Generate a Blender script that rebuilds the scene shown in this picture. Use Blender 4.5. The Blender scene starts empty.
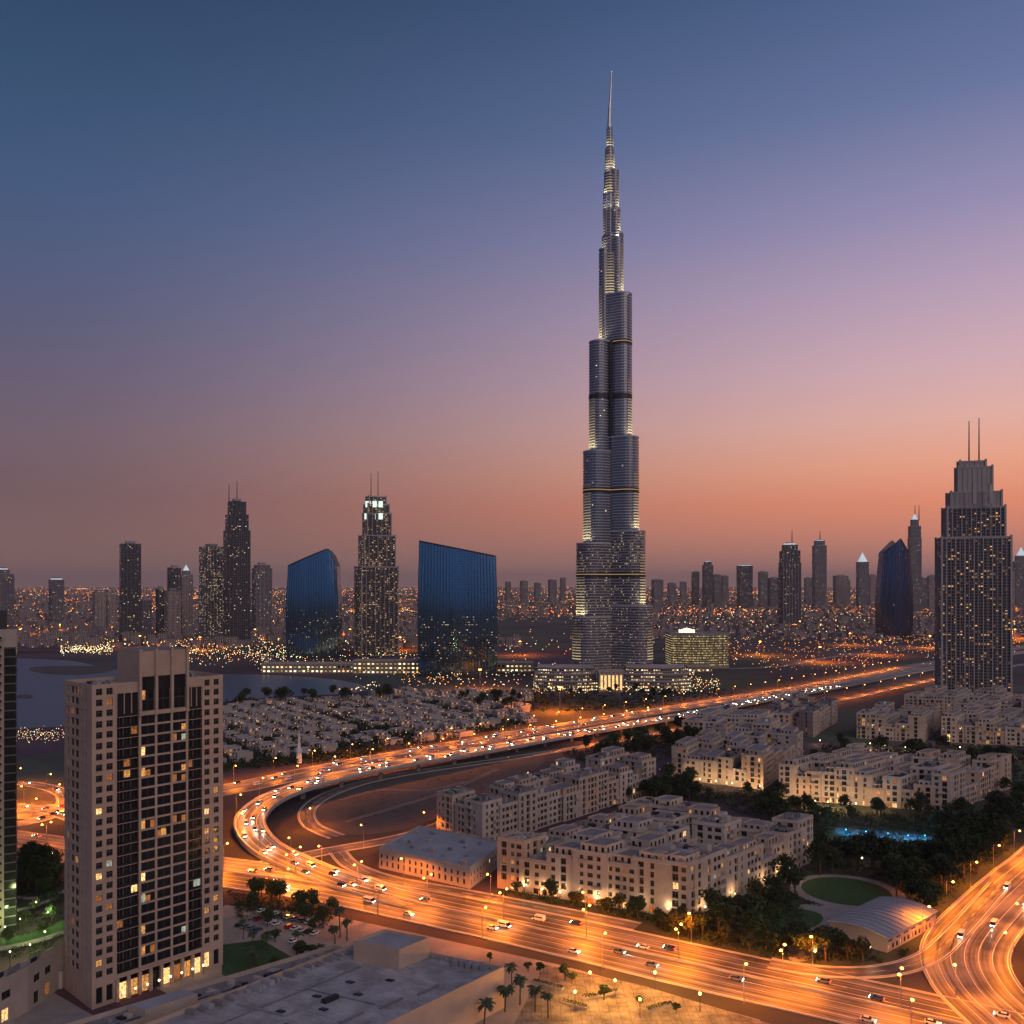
import bpy, math, random
from mathutils import Vector
R = math.radians
rnd = random.Random(7)
SC = bpy.context.scene
COL = SC.collection
# ------------------------------------------------------------------ camera, sky, sun
H, F, HY = 140.0, 887.0, 585.0
cam_d = bpy.data.cameras.new('camera'); cam = bpy.data.objects.new('camera', cam_d); COL.objects.link(cam)
cam.location = (0, 0, H); cam.rotation_euler = (R(90), 0, 0)
cam_d.lens = F/1024*36; cam_d.sensor_width = 36; cam_d.shift_y = 73/1024
cam_d.clip_start = 1; cam_d.clip_end = 120000
SC.camera = cam
SC.view_settings.view_transform = 'Standard'; SC.view_settings.look = 'None'
SC.view_settings.exposure = 0; SC.view_settings.gamma = 1
SC.cycles.max_bounces = 5; SC.cycles.diffuse_bounces = 2; SC.cycles.glossy_bounces = 3
SC.cycles.volume_bounces = 0; SC.cycles.sample_clamp_indirect = 3; SC.cycles.sample_clamp_direct = 0
SC.cycles.caustics_reflective = False; SC.cycles.caustics_refractive = False
SUN_EL, SUN_AZ = 32, 150           # afterglow of the set sun, clockwise from +Y (view axis)
SUN_STRENGTH = 0.9
HAZE = 2.6e-5

def lin(c):
    return tuple(((v/255)/12.92 if v/255 <= .04045 else ((v/255+.055)/1.055)**2.4) for v in c)

W = bpy.data.worlds.new('World'); SC.world = W; W.use_nodes = True
nt = W.node_tree; nt.nodes.clear(); N = nt.nodes.new; L = nt.links.new
def ramp(stops):
    r = N('ShaderNodeValToRGB'); cr = r.color_ramp; cr.interpolation = 'B_SPLINE' if False else 'LINEAR'
    while len(cr.elements) < len(stops): cr.elements.new(.5)
    for e, (p, c) in zip(cr.elements, stops):
        e.position = p; l = lin(c); e.color = (l[0], l[1], l[2], 1)
    return r
tc = N('ShaderNodeTexCoord'); sep = N('ShaderNodeSeparateXYZ'); L(tc.outputs['Generated'], sep.inputs[0])
RIGHT = [(0, (192, 136, 124)), (.03, (200, 134, 118)), (.06, (226, 140, 114)), (.085, (240, 146, 112)), (.125, (244, 168, 138)), (.17, (234, 180, 168)), (.22, (216, 176, 184)),
         (.29, (188, 162, 186)), (.36, (152, 143, 180)), (.45, (104, 118, 160)), (.56, (66, 91, 132)), (.9, (40, 58, 94))]
LEFT = [(0, (144, 108, 100)), (.04, (132, 101, 98)), (.09, (117, 92, 98)), (.15, (112, 95, 109)), (.21, (100, 93, 118)), (.28, (84, 92, 124)), (.37, (65, 89, 126)), (.46, (52, 79, 113)), (.56, (40, 63, 95)), (.9, (36, 50, 78))]
BACK = [(0, (18, 24, 34)), (.035, (48, 86, 126)), (.1, (60, 104, 150)), (.3, (100, 100, 140)), (.6, (120, 118, 150)), (1, (70, 85, 120))]
rr, rl, rb = ramp(RIGHT), ramp(LEFT), ramp(BACK)
for r_ in (rr, rl, rb): L(sep.outputs['Z'], r_.inputs[0])
def math_(op, a=None, b=None, clamp=False):
    m = N('ShaderNodeMath'); m.operation = op; m.use_clamp = clamp
    for i, v in enumerate((a, b)):
        if v is None: continue
        if isinstance(v, (int, float)): m.inputs[i].default_value = v
        else: L(v, m.inputs[i])
    return m.outputs[0]
az = math_('ARCTAN2', sep.outputs['X'], sep.outputs['Y'])       # 0 ahead, + to the right
mr = N('ShaderNodeMapRange'); mr.interpolation_type = 'SMOOTHSTEP'
L(az, mr.inputs[0]); mr.inputs[1].default_value = R(-33); mr.inputs[2].default_value = R(36)
mix1 = N('ShaderNodeMixRGB'); L(mr.outputs[0], mix1.inputs[0]); L(rl.outputs[0], mix1.inputs[1]); L(rr.outputs[0], mix1.inputs[2])
ab = math_('ABSOLUTE', az); mr2 = N('ShaderNodeMapRange'); mr2.interpolation_type = 'SMOOTHSTEP'
L(ab, mr2.inputs[0]); mr2.inputs[1].default_value = R(55); mr2.inputs[2].default_value = R(125)
mix2 = N('ShaderNodeMixRGB'); L(mr2.outputs[0], mix2.inputs[0]); L(mix1.outputs[0], mix2.inputs[1]); L(rb.outputs[0], mix2.inputs[2])
bg = N('ShaderNodeBackground'); L(mix2.outputs[0], bg.inputs[0]); bg.inputs[1].default_value = 1.0
skyt = N('ShaderNodeTexSky'); skyt.sky_type = 'NISHITA'; skyt.sun_disc = False
skyt.sun_elevation = R(-3); skyt.sun_rotation = R(40)
bg2 = N('ShaderNodeBackground'); L(skyt.outputs[0], bg2.inputs[0]); bg2.inputs[1].default_value = .05
add = N('ShaderNodeAddShader'); L(bg.outputs[0], add.inputs[0]); L(bg2.outputs[0], add.inputs[1])
wo = N('ShaderNodeOutputWorld'); L(add.outputs[0], wo.inputs[0])

sd = bpy.data.lights.new('sun', 'SUN'); sun = bpy.data.objects.new('sun', sd); COL.objects.link(sun)
sd.energy = SUN_STRENGTH; sd.angle = R(50); sd.color = (1, .77, .64)
sv = Vector((math.sin(R(SUN_AZ))*math.cos(R(SUN_EL)), math.cos(R(SUN_AZ))*math.cos(R(SUN_EL)), math.sin(R(SUN_EL))))
sun.rotation_euler = (-sv).to_track_quat('-Z', 'Y').to_euler()

# ------------------------------------------------------------------ helpers
def G(px, py, z=0.0):
    "point of the place seen at a spot of the photograph, at height z (used once, to survey the plan)"
    D = (H-z)*F/(py-HY)
    return Vector(((px-512)*D/F, D, z))
def V2(a, b, c=0): return Vector((a, b, c))

class MB:
    def __init__(s): s.v, s.f, s.m, s.uv, s.mats = [], [], [], [], []
    def mi(s, m):
        if m not in s.mats: s.mats.append(m)
        return s.mats.index(m)
    def face(s, pts, m, uvs=None):
        n = len(s.v); s.v += [tuple(p) for p in pts]; s.f.append(tuple(range(n, n+len(pts)))); s.m.append(s.mi(m))
        s.uv += (uvs or [(p[0], p[1]) for p in pts])
    def box(s, x0, y0, z0, x1, y1, z1, m, mtop=None, xf=None):
        xf = xf or (lambda x, y, z: (x, y, z))
        P = [xf(*p) for p in ((x0,y0,z0),(x1,y0,z0),(x1,y1,z0),(x0,y1,z0),(x0,y0,z1),(x1,y0,z1),(x1,y1,z1),(x0,y1,z1))]
        w, d = x1-x0, y1-y0; mt = mtop or m
        for (a,b,c,e), l, u0 in (((0,1,5,4), w, 0), ((1,2,6,5), d, w), ((2,3,7,6), w, w+d), ((3,0,4,7), d, 2*w+d)):
            s.face([P[a],P[b],P[c],P[e]], m, [(u0,z0),(u0+l,z0),(u0+l,z1),(u0,z1)])
        s.face([P[4],P[5],P[6],P[7]], mt, [(0,0),(w,0),(w,d),(0,d)]); s.face([P[3],P[2],P[1],P[0]], m)
    def prism(s, poly, z0, z1, m, mtop=None, ztop=None, bottom=False):
        u = 0; n = len(poly)
        for i in range(n):
            a, b = poly[i], poly[(i+1)%n]; l = math.hypot(b[0]-a[0], b[1]-a[1])
            za, zb = (ztop(a), ztop(b)) if ztop else (z1, z1)
            s.face([(a[0],a[1],z0),(b[0],b[1],z0),(b[0],b[1],zb),(a[0],a[1],za)], m, [(u,z0),(u+l,z0),(u+l,zb),(u,za)])
            u += l
        s.face([(p[0],p[1], ztop(p) if ztop else z1) for p in poly], mtop or m)
        if bottom: s.face([(p[0],p[1],z0) for p in reversed(poly)], m)
    def tube(s, a, b, r0, r1, m, n=8, cap=True):
        a, b = Vector(a), Vector(b); d = (b-a).normalized()
        e = d.orthogonal().normalized(); g = d.cross(e)
        A = [a+(e*math.cos(t)+g*math.sin(t))*r0 for t in [2*math.pi*i/n for i in range(n)]]
        B = [b+(e*math.cos(t)+g*math.sin(t))*r1 for t in [2*math.pi*i/n for i in range(n)]]
        for i in range(n):
            j = (i+1)%n; s.face([A[i],A[j],B[j],B[i]], m, [(i,0),(i+1,0),(i+1,1),(i,1)])
        if cap: s.face(B, m); s.face(list(reversed(A)), m)
    def ball(s, c, r, m, seg=6, rings=4, sz=1):
        c = Vector(c); P = []
        for i in range(rings+1):
            th = math.pi*i/rings
            P.append([(c.x+r*math.sin(th)*math.cos(2*math.pi*j/seg), c.y+r*math.sin(th)*math.sin(2*math.pi*j/seg), c.z-r*sz*math.cos(th)) for j in range(seg)])
        for i in range(rings):
            for j in range(seg):
                k = (j+1)%seg
                if i == 0: s.face([P[0][0],P[1][k],P[1][j]], m)
                elif i == rings-1: s.face([P[i][j],P[i][k],P[rings][0]], m)
                else: s.face([P[i][j],P[i][k],P[i+1][k],P[i+1][j]], m)
    def mesh(s, name):
        me = bpy.data.meshes.new(name); me.from_pydata(s.v, [], s.f)
        for m in s.mats: me.materials.append(m)
        me.polygons.foreach_set('material_index', s.m)
        uvl = me.uv_layers.new(name='UVMap')
        uvl.data.foreach_set('uv', [c for uv in s.uv for c in uv])
        me.update(); return me
    def build(s, name, parent=None, loc=None, rz=None):
        o = bpy.data.objects.new(name, s.mesh(name)); COL.objects.link(o)
        if parent: o.parent = parent
        if loc: o.location = loc
        if rz: o.rotation_euler.z = rz
        return o

def tag(o, label=None, cat=None, group=None, kind=None):
    if label: o['label'] = label
    if cat: o['category'] = cat
    if group: o['group'] = group
    if kind: o['kind'] = kind
    return o
def thing(name, label, cat, loc=(0,0,0), rz=0, group=None):
    o = bpy.data.objects.new(name, None); COL.objects.link(o); o.location = loc; o.rotation_euler.z = rz
    o.empty_display_size = 1
    return tag(o, label, cat, group)
def copy_tree(o, parent=None):
    c = o.copy(); COL.objects.link(c); c.parent = parent
    for ch in list(KIDS.get(o.name, [])): copy_tree(ch, c)
    return c
KIDS = {}
def kids(o, *ch): KIDS[o.name] = list(ch)
def obj_from(mesh, name, parent=None, loc=None, rz=0, group=None):
    o = bpy.data.objects.new(name, mesh); COL.objects.link(o)
    if parent: o.parent = parent
    if loc is not None: o.location = loc
    o.rotation_euler.z = rz
    return o

# ------------------------------------------------------------------ materials
def newmat(name):
    m = bpy.data.materials.new(name); m.use_nodes = True
    t = m.node_tree; b = t.nodes['Principled BSDF']; return m, t, b
def mat(name, c1, c2=None, scale=.3, rough=.8, metal=0, bump=0, coords='Object', stretch=(1,1,1), spec=None):
    m, t, b = newmat(name); c2 = c2 or tuple(v*.75 for v in c1)
    tc = t.nodes.new('ShaderNodeTexCoord'); mp = t.nodes.new('ShaderNodeMapping'); mp.inputs['Scale'].default_value = stretch
    no = t.nodes.new('ShaderNodeTexNoise'); no.inputs['Scale'].default_value = scale; no.inputs['Detail'].default_value = 6; no.inputs['Roughness'].default_value = .65
    t.links.new(tc.outputs[coords], mp.inputs[0]); t.links.new(mp.outputs[0], no.inputs['Vector'])
    r = t.nodes.new('ShaderNodeValToRGB'); r.color_ramp.elements[0].position = .3; r.color_ramp.elements[1].position = .7
    r.color_ramp.elements[0].color = (*c2, 1); r.color_ramp.elements[1].color = (*c1, 1)
    t.links.new(no.outputs[0], r.inputs[0]); t.links.new(r.outputs[0], b.inputs['Base Color'])
    b.inputs['Roughness'].default_value = rough; b.inputs['Metallic'].default_value = metal
    if spec is not None: b.inputs['Specular IOR Level'].default_value = spec
    if bump:
        bm = t.nodes.new('ShaderNodeBump'); bm.inputs['Strength'].default_value = bump; t.links.new(no.outputs[0], bm.inputs['Height']); t.links.new(bm.outputs[0], b.inputs['Normal'])
    return m
def emat(name, c, s, sample=False, vary=False):
    m, t, b = newmat(name); b.inputs['Base Color'].default_value = (*[min(1, v*.5) for v in c], 1)
    b.inputs['Emission Color'].default_value = (*c, 1); b.inputs['Emission Strength'].default_value = s
    if vary:
        tc = t.nodes.new('ShaderNodeTexCoord'); no = t.nodes.new('ShaderNodeTexNoise'); no.inputs['Scale'].default_value = 1.9; no.inputs['Detail'].default_value = 3
        oi = t.nodes.new('ShaderNodeObjectInfo'); ad = t.nodes.new('ShaderNodeVectorMath'); ad.operation = 'ADD'
        t.links.new(tc.outputs['Object'], ad.inputs[0]); t.links.new(oi.outputs['Location'], ad.inputs[1]); t.links.new(ad.outputs[0], no.inputs['Vector'])
        mr = t.nodes.new('ShaderNodeMapRange'); mr.inputs[1].default_value = .35; mr.inputs[2].default_value = .68; mr.inputs[3].default_value = .12*s; mr.inputs[4].default_value = 1.6*s
        t.links.new(no.outputs[0], mr.inputs[0]); t.links.new(mr.outputs[0], b.inputs['Emission Strength'])
    if not sample: m.cycles.emission_sampling = 'NONE'
    return m

def facade(name, wall, glass, du=3.5, dv=3.7, ww=.55, wh=.6, lit=.12, warm=(1,.62,.25), s=2.2, grough=.12, gmetal=.6, vmin=None, vmax=None, wrough=.75, clump=True, lit2=None, ew=.8, eh=.55, gv=.3):
    "windows in a grid over UVs given in metres; some of the rooms behind them lit"
    m, t, b = newmat(name); n = t.nodes.new; l = t.links.new
    def M_(op, a, c=None, cl=False):
        x = n('ShaderNodeMath'); x.operation = op; x.use_clamp = cl
        for i, v in enumerate((a, c)):
            if v is None: continue
            if isinstance(v, (int, float)): x.inputs[i].default_value = v
            else: l(v, x.inputs[i])
        return x.outputs[0]
    uv = n('ShaderNodeUVMap'); uv.uv_map = 'UVMap'; sp = n('ShaderNodeSeparateXYZ'); l(uv.outputs[0], sp.inputs[0])
    u = M_('DIVIDE', sp.outputs[0], du); v = M_('DIVIDE', sp.outputs[1], dv)
    fu = M_('FRACT', u); fv = M_('FRACT', v)
    mu = M_('LESS_THAN', M_('ABSOLUTE', M_('SUBTRACT', fu, .5)), ww/2); mv = M_('LESS_THAN', M_('ABSOLUTE', M_('SUBTRACT', fv, .5)), wh/2)
    geo = n('ShaderNodeNewGeometry'); sn = n('ShaderNodeSeparateXYZ'); l(geo.outputs['True Normal'], sn.inputs[0])
    side = M_('LESS_THAN', M_('ABSOLUTE', sn.outputs[2]), .5)
    win = M_('MULTIPLY', M_('MULTIPLY', mu, mv), side)
    em = M_('MULTIPLY', M_('LESS_THAN', M_('ABSOLUTE', M_('SUBTRACT', fu, .5)), ww*ew/2), M_('LESS_THAN', M_('ABSOLUTE', M_('SUBTRACT', fv, .45)), wh*eh/2))
    cb = n('ShaderNodeCombineXYZ'); l(M_('FLOOR', u), cb.inputs[0]); l(M_('FLOOR', v), cb.inputs[1])
    oi = n('ShaderNodeObjectInfo'); l(M_('MULTIPLY', oi.outputs['Random'], 97.0), cb.inputs[2])
    wn = n('ShaderNodeTexWhiteNoise'); l(cb.outputs[0], wn.inputs[0])
    thr = lit
    if clump:
        no = n('ShaderNodeTexNoise'); no.inputs['Scale'].default_value = .13; l(cb.outputs[0], no.inputs['Vector'])
        mr = n('ShaderNodeMapRange'); mr.inputs[1].default_value = .4; mr.inputs[2].default_value = .62; mr.inputs[3].default_value = lit*.35; mr.inputs[4].default_value = lit*2.1
        l(no.outputs[0], mr.inputs[0]); thr = mr.outputs[0]
    isl = M_('LESS_THAN', wn.outputs['Value'], thr)
    if vmin is not None: isl = M_('MULTIPLY', isl, M_('GREATER_THAN', sp.outputs[1], vmin))
    if vmax is not None: isl = M_('MULTIPLY', isl, M_('LESS_THAN', sp.outputs[1], vmax))
    br = n('ShaderNodeSeparateXYZ'); l(wn.outputs['Color'], br.inputs[0])
    st = M_('MULTIPLY', M_('MULTIPLY', M_('MULTIPLY', isl, M_('MULTIPLY', win, em)), M_('ADD', M_('POWER', br.outputs[1], 2.0), .12)), s)
    cm = n('ShaderNodeMixRGB'); cm.inputs[1].default_value = (*warm, 1); cm.inputs[2].default_value = (*(lit2 or (1,.86,.6)), 1); l(br.outputs[2], cm.inputs[0])
    l(cm.outputs[0], b.inputs['Emission Color']); l(st, b.inputs['Emission Strength'])
    tc = n('ShaderNodeTexCoord'); n2 = n('ShaderNodeTexNoise'); n2.inputs['Scale'].default_value = .06; n2.inputs['Detail'].default_value = 5; l(tc.outputs['Object'], n2.inputs['Vector'])
    wm = n('ShaderNodeMixRGB'); wm.inputs[1].default_value = (*[c*.72 for c in wall], 1); wm.inputs[2].default_value = (*[c*1.15 for c in wall], 1); l(n2.outputs[0], wm.inputs[0])
    gm = n('ShaderNodeMixRGB'); gm.inputs[1].default_value = (*[c*(1-gv) for c in glass], 1); gm.inputs[2].default_value = (*[min(1, c*(1+gv)) for c in glass], 1); l(br.outputs[0], gm.inputs[0])
    mx = n('ShaderNodeMixRGB'); l(win, mx.inputs[0]); l(wm.outputs[0], mx.inputs[1]); l(gm.outputs[0], mx.inputs[2]); l(mx.outputs[0], b.inputs['Base Color'])
    ro = n('ShaderNodeMapRange'); l(win, ro.inputs[0]); ro.inputs[3].default_value = wrough; ro.inputs[4].default_value = grough; l(ro.outputs[0], b.inputs['Roughness'])
    l(M_('MULTIPLY', win, gmetal), b.inputs['Metallic'])
    m.cycles.emission_sampling = 'NONE'
    return m

M = {}
M['wall'] = mat('beige_render', (.43,.36,.315), (.31,.255,.22), .12, .85)
M['wall2'] = mat('pale_sand_render', (.49,.42,.37), (.35,.29,.255), .1, .85)
M['wall3'] = mat('tan_render', (.46,.34,.27), (.35,.255,.20), .1, .85)
M['villa'] = mat('pale_villa_render', (.42,.36,.33), (.27,.23,.21), .05, .85)
M['roof'] = mat('grey_roof_screed', (.22,.21,.225), (.13,.125,.135), .12, .9)
M['roof2'] = mat('pale_roof_membrane', (.32,.325,.36), (.22,.225,.25), .08, .85)
M['clutter'] = mat('galvanised_unit', (.35,.35,.37), (.2,.2,.21), .4, .6, .3)
M['conc'] = mat('concrete', (.34,.31,.29), (.24,.22,.2), .2, .85)
M['pave'] = mat('paving', (.30,.27,.26), (.2,.18,.175), .15, .9)
M['plaza'] = mat('sandy_plaza', (.42,.34,.28), (.26,.21,.18), .06, .95)
M['sand'] = mat('dusty_sand', (.10,.085,.08), (.045,.04,.04), .02, 1, bump=.2)
M['lawn'] = mat('lawn_grass', (.035,.085,.018), (.02,.055,.012), .4, 1)
def membrane():
    m, t, b = newmat('seamed_roof_membrane'); n = t.nodes.new; l = t.links.new; tc = n('ShaderNodeTexCoord'); mp = n('ShaderNodeMapping'); mp.inputs['Rotation'].default_value = (0,0,.5); l(tc.outputs['Object'], mp.inputs[0])
    br = n('ShaderNodeTexBrick'); br.inputs['Scale'].default_value = 1; br.inputs['Brick Width'].default_value = 7; br.inputs['Row Height'].default_value = 2.2; br.inputs['Mortar Size'].default_value = .05
    br.inputs['Color1'].default_value = (.38,.37,.39,1); br.inputs['Color2'].default_value = (.43,.42,.44,1); br.inputs['Mortar'].default_value = (.26,.25,.27,1); l(mp.outputs[0], br.inputs['Vector'])
    no = n('ShaderNodeTexNoise'); no.inputs['Scale'].default_value = .09; no.inputs['Detail'].default_value = 9; no.inputs['Roughness'].default_value = .7; l(tc.outputs['Object'], no.inputs['Vector'])
    r = n('ShaderNodeValToRGB'); r.color_ramp.elements[0].position = .38; r.color_ramp.elements[0].color = (.5,.5,.5,1); r.color_ramp.elements[1].position = .62; l(no.outputs[0], r.inputs[0])
    mx = n('ShaderNodeMixRGB'); mx.blend_type = 'MULTIPLY'; mx.inputs[0].default_value = 1; l(br.outputs[0], mx.inputs[1]); l(r.outputs[0], mx.inputs[2]); l(mx.outputs[0], b.inputs['Base Color']); b.inputs['Roughness'].default_value = .8
    return m
M['roof3'] = membrane()
M['dark'] = mat('dark_metal', (.05,.05,.055), None, 1, .5, .6)
M['steel'] = mat('steel', (.5,.5,.52), (.35,.35,.37), .3, .3, .9)
M['white'] = mat('white_paint', (.75,.73,.7), (.55,.53,.5), .4, .6)
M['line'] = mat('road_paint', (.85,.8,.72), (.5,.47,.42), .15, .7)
M['barrier'] = mat('barrier_concrete', (.5,.46,.42), (.32,.29,.27), .1, .85)
M['bark'] = mat('bark', (.09,.06,.045), (.05,.035,.025), 2, .95)
M['leaf'] = mat('leaf_green', (.06,.085,.035), (.025,.04,.018), .8, .9, spec=.2)
M['leaf2'] = mat('leaf_dry_green', (.085,.085,.04), (.04,.045,.02), .8, .9, spec=.2)
M['leaf3'] = mat('leaf_dark', (.04,.06,.03), (.018,.028,.015), .8, .9, spec=.2)
M['palm'] = mat('palm_frond', (.05,.075,.03), (.02,.035,.015), .8, .7)
M['glass'] = mat('dark_window_glass', (.028,.03,.034), (.012,.013,.016), .3, .12, .2)
M['glass2'] = mat('bay_glass', (.05,.05,.052), (.018,.018,.02), .12, .1, .35)
M['frame'] = mat('window_frame', (.12,.1,.09), None, 1, .6)
M['lit'] = emat('warm_room', (1,.47,.13), .6, vary=True)
M['litdim'] = emat('dim_room', (1,.38,.1), .2, vary=True)
M['litbright'] = emat('bright_shop', (1,.60,.22), 1.5, vary=True)
M['litwhite'] = emat('white_room', (.8,.95,.75), .32, vary=True)
M['lampglow'] = emat('sodium_lamp', (1,.40,.07), 16)
M['lampwhite'] = emat('white_lamp', (1,.72,.38), 5)
M['head'] = emat('headlamp', (1,.88,.66), 30)
M['tail'] = emat('tail_lamp', (1,.06,.03), 9)
M['tyre'] = mat('tyre_rubber', (.02,.02,.02), None, 3, .9)
M['carglass'] = mat('car_glass', (.02,.022,.025), None, 2, .08, .3)
M['pool'] = mat('pool_tile_water', (.03,.2,.32), (.02,.14,.25), .3, .15)
M['lamp_c'] = emat('cyan_light', (.2,.65,1), 1.5)
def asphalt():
    m, t, b = newmat('asphalt_wear_and_light_streaks'); n = t.nodes.new; l = t.links.new
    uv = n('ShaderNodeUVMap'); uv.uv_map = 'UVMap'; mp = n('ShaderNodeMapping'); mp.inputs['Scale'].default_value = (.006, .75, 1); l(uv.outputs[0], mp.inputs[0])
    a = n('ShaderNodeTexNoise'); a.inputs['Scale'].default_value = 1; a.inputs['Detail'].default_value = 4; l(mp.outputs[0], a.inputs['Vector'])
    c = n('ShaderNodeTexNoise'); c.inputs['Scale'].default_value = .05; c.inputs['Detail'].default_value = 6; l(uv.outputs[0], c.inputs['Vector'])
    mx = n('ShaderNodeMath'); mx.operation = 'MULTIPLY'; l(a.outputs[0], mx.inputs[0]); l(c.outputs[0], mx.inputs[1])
    r = n('ShaderNodeValToRGB'); e = r.color_ramp.elements; e[0].position = .18; e[1].position = .34; e[0].color = (.035,.031,.03,1); e[1].color = (.22,.19,.165,1)  # lengthwise streaks: tyre wear, contrast raised to paint in headlight trails
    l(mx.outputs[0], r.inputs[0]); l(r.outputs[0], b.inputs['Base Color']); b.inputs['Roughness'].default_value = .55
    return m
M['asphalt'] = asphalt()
def plaza_paving():
    m, t, b = newmat('worn_plaza_paving'); n = t.nodes.new; l = t.links.new; tc = n('ShaderNodeTexCoord'); br = n('ShaderNodeTexBrick'); br.inputs['Scale'].default_value = 1; br.inputs['Brick Width'].default_value = 3.2; br.inputs['Row Height'].default_value = 3.2; br.offset = 0; br.inputs['Mortar Size'].default_value = .09
    br.inputs['Color1'].default_value = (.30,.25,.21,1); br.inputs['Color2'].default_value = (.24,.2,.17,1); br.inputs['Mortar'].default_value = (.11,.09,.08,1); l(tc.outputs['Object'], br.inputs['Vector'])
    no = n('ShaderNodeTexNoise'); no.inputs['Scale'].default_value = .12; no.inputs['Detail'].default_value = 9; no.inputs['Roughness'].default_value = .75; l(tc.outputs['Object'], no.inputs['Vector'])
    r = n('ShaderNodeValToRGB'); r.color_ramp.elements[0].position = .4; r.color_ramp.elements[0].color = (.35,.35,.35,1); r.color_ramp.elements[1].position = .6; l(no.outputs[0], r.inputs[0])
    mx = n('ShaderNodeMixRGB'); mx.blend_type = 'MULTIPLY'; mx.inputs[0].default_value = 1; l(br.outputs[0], mx.inputs[1]); l(r.outputs[0], mx.inputs[2]); l(mx.outputs[0], b.inputs['Base Color']); b.inputs['Roughness'].default_value = .8
    return m
def water():
    m, t, b = newmat('lake_water'); n = t.nodes.new; l = t.links.new
    b.inputs['Base Color'].default_value = (.055,.085,.13,1); b.inputs['Roughness'].default_value = .38; b.inputs['Specular IOR Level'].default_value = .7
    tc = n('ShaderNodeTexCoord'); no = n('ShaderNodeTexNoise'); no.inputs['Scale'].default_value = .25; no.inputs['Detail'].default_value = 4; l(tc.outputs['Object'], no.inputs['Vector'])
    bm = n('ShaderNodeBump'); bm.inputs['Strength'].default_value = .25; bm.inputs['Distance'].default_value = .4; l(no.outputs[0], bm.inputs['Height']); l(bm.outputs[0], b.inputs['Normal'])
    return m
M['water'] = water()
def ground_mat():
    m, t, b = newmat('desert_city_ground'); n = t.nodes.new; l = t.links.new
    tc = n('ShaderNodeTexCoord')
    a = n('ShaderNodeTexNoise'); a.inputs['Scale'].default_value = .004; a.inputs['Detail'].default_value = 8; l(tc.outputs['Object'], a.inputs['Vector'])
    c = n('ShaderNodeTexVoronoi'); c.inputs['Scale'].default_value = .006; l(tc.outputs['Object'], c.inputs['Vector'])
    r = n('ShaderNodeValToRGB'); e = r.color_ramp.elements; e[0].position = .35; e[1].position = .7; e[0].color = (.035,.032,.032,1); e[1].color = (.12,.10,.092,1)
    l(a.outputs[0], r.inputs[0])
    mx = n('ShaderNodeMixRGB'); mx.blend_type = 'MULTIPLY'; mx.inputs[0].default_value = .5; l(r.outputs[0], mx.inputs[1]); l(c.outputs['Color'], mx.inputs[2])
    l(mx.outputs[0], b.inputs['Base Color']); b.inputs['Roughness'].default_value = 1
    return m
M['ground'] = ground_mat()

# ------------------------------------------------------------------ haze
hz = MB(); hz.box(-42000, -6000, -1, 42000, 62000, 905, None)
hz.mats = []; hz.m = [0]*len(hz.m)
hm = bpy.data.materials.new('haze_air'); hm.use_nodes = True; t = hm.node_tree; t.nodes.clear()
pv = t.nodes.new('ShaderNodeVolumePrincipled'); pv.inputs['Color'].default_value = (.96,.80,.74,1); pv.inputs['Density'].default_value = HAZE; pv.inputs['Anisotropy'].default_value = .1
mo = t.nodes.new('ShaderNodeOutputMaterial'); t.links.new(pv.outputs[0], mo.inputs['Volume'])
hz.mats = [hm]
if HAZE > 0: tag(hz.build('haze'), 'dusty evening haze over the far city', None, None, 'stuff')

# ------------------------------------------------------------------ ground, lake, lawns
g = MB()
gx = [-41000, -8000, -2500, -900, -300, 0, 300, 900, 2500, 8000, 41000]; gy = [-5500, -800, 0, 300, 600, 1000, 1600, 3000, 6000, 14000, 30000, 61000]
for i in range(len(gx)-1):
    for j in range(len(gy)-1):
        g.face([(gx[i],gy[j],0),(gx[i+1],gy[j],0),(gx[i+1],gy[j+1],0),(gx[i],gy[j+1],0)], M['ground'])
tag(g.build('ground'), 'dark sandy city ground', None, None, 'structure')
def sheet(name, pts, m, z, kind='structure', label=None, cat=None):
    s = MB(); s.face([(p[0], p[1], z) for p in pts], m); return tag(s.build(name), label, cat, None, kind)
def gp(*l): return [G(*p) for p in l]
def smooth(pts, n=8, closed=False):
    out = []; k = len(pts)
    for i in range(k if closed else k-1):
        P = [pts[(i+j-1) % k] if closed else pts[min(max(i+j-1, 0), k-1)] for j in range(4)]
        for q in range(n):
            t = q/n
            out.append(.5*((2*P[1])+(P[2]-P[0])*t+(2*P[0]-5*P[1]+4*P[2]-P[3])*t*t+(3*P[1]-P[0]-3*P[2]+P[3])*t**3))
    if not closed: out.append(pts[-1])
    return out
lake = smooth(gp((-420,740),(-100,734),(30,728),(120,722),(200,706),(240,700),(300,696),(352,693),(368,687),(330,679),(270,675),(215,674),(150,672),(105,668),(60,660),(-60,657),(-300,656)), 6, True)
sheet('lake', lake, M['water'], .06)
bar = smooth(gp((30,668),(60,666),(110,667),(108,672),(75,675),(40,673)), 5, True)
sheet('sandbar', bar, M['sand'], .25)
isl = smooth(gp((14,697),(24,694.5),(33,696),(28,698.5)), 5, True); sheet('islet', isl, M['sand'], .3)
sheet('sand_lot', smooth(gp((322,790),(360,775),(440,764),(520,750),(545,760),(500,790),(452,812),(400,830),(345,834),(318,820)), 6, True), M['sand'], .05)
sheet('garden_ground', gp((800,800),(1100,800),(1080,870),(940,950),(890,985),(700,950),(520,905),(700,920),(815,865)), mat('garden_soil', (.05,.06,.035), (.025,.032,.02), .1, 1), .04)
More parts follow.
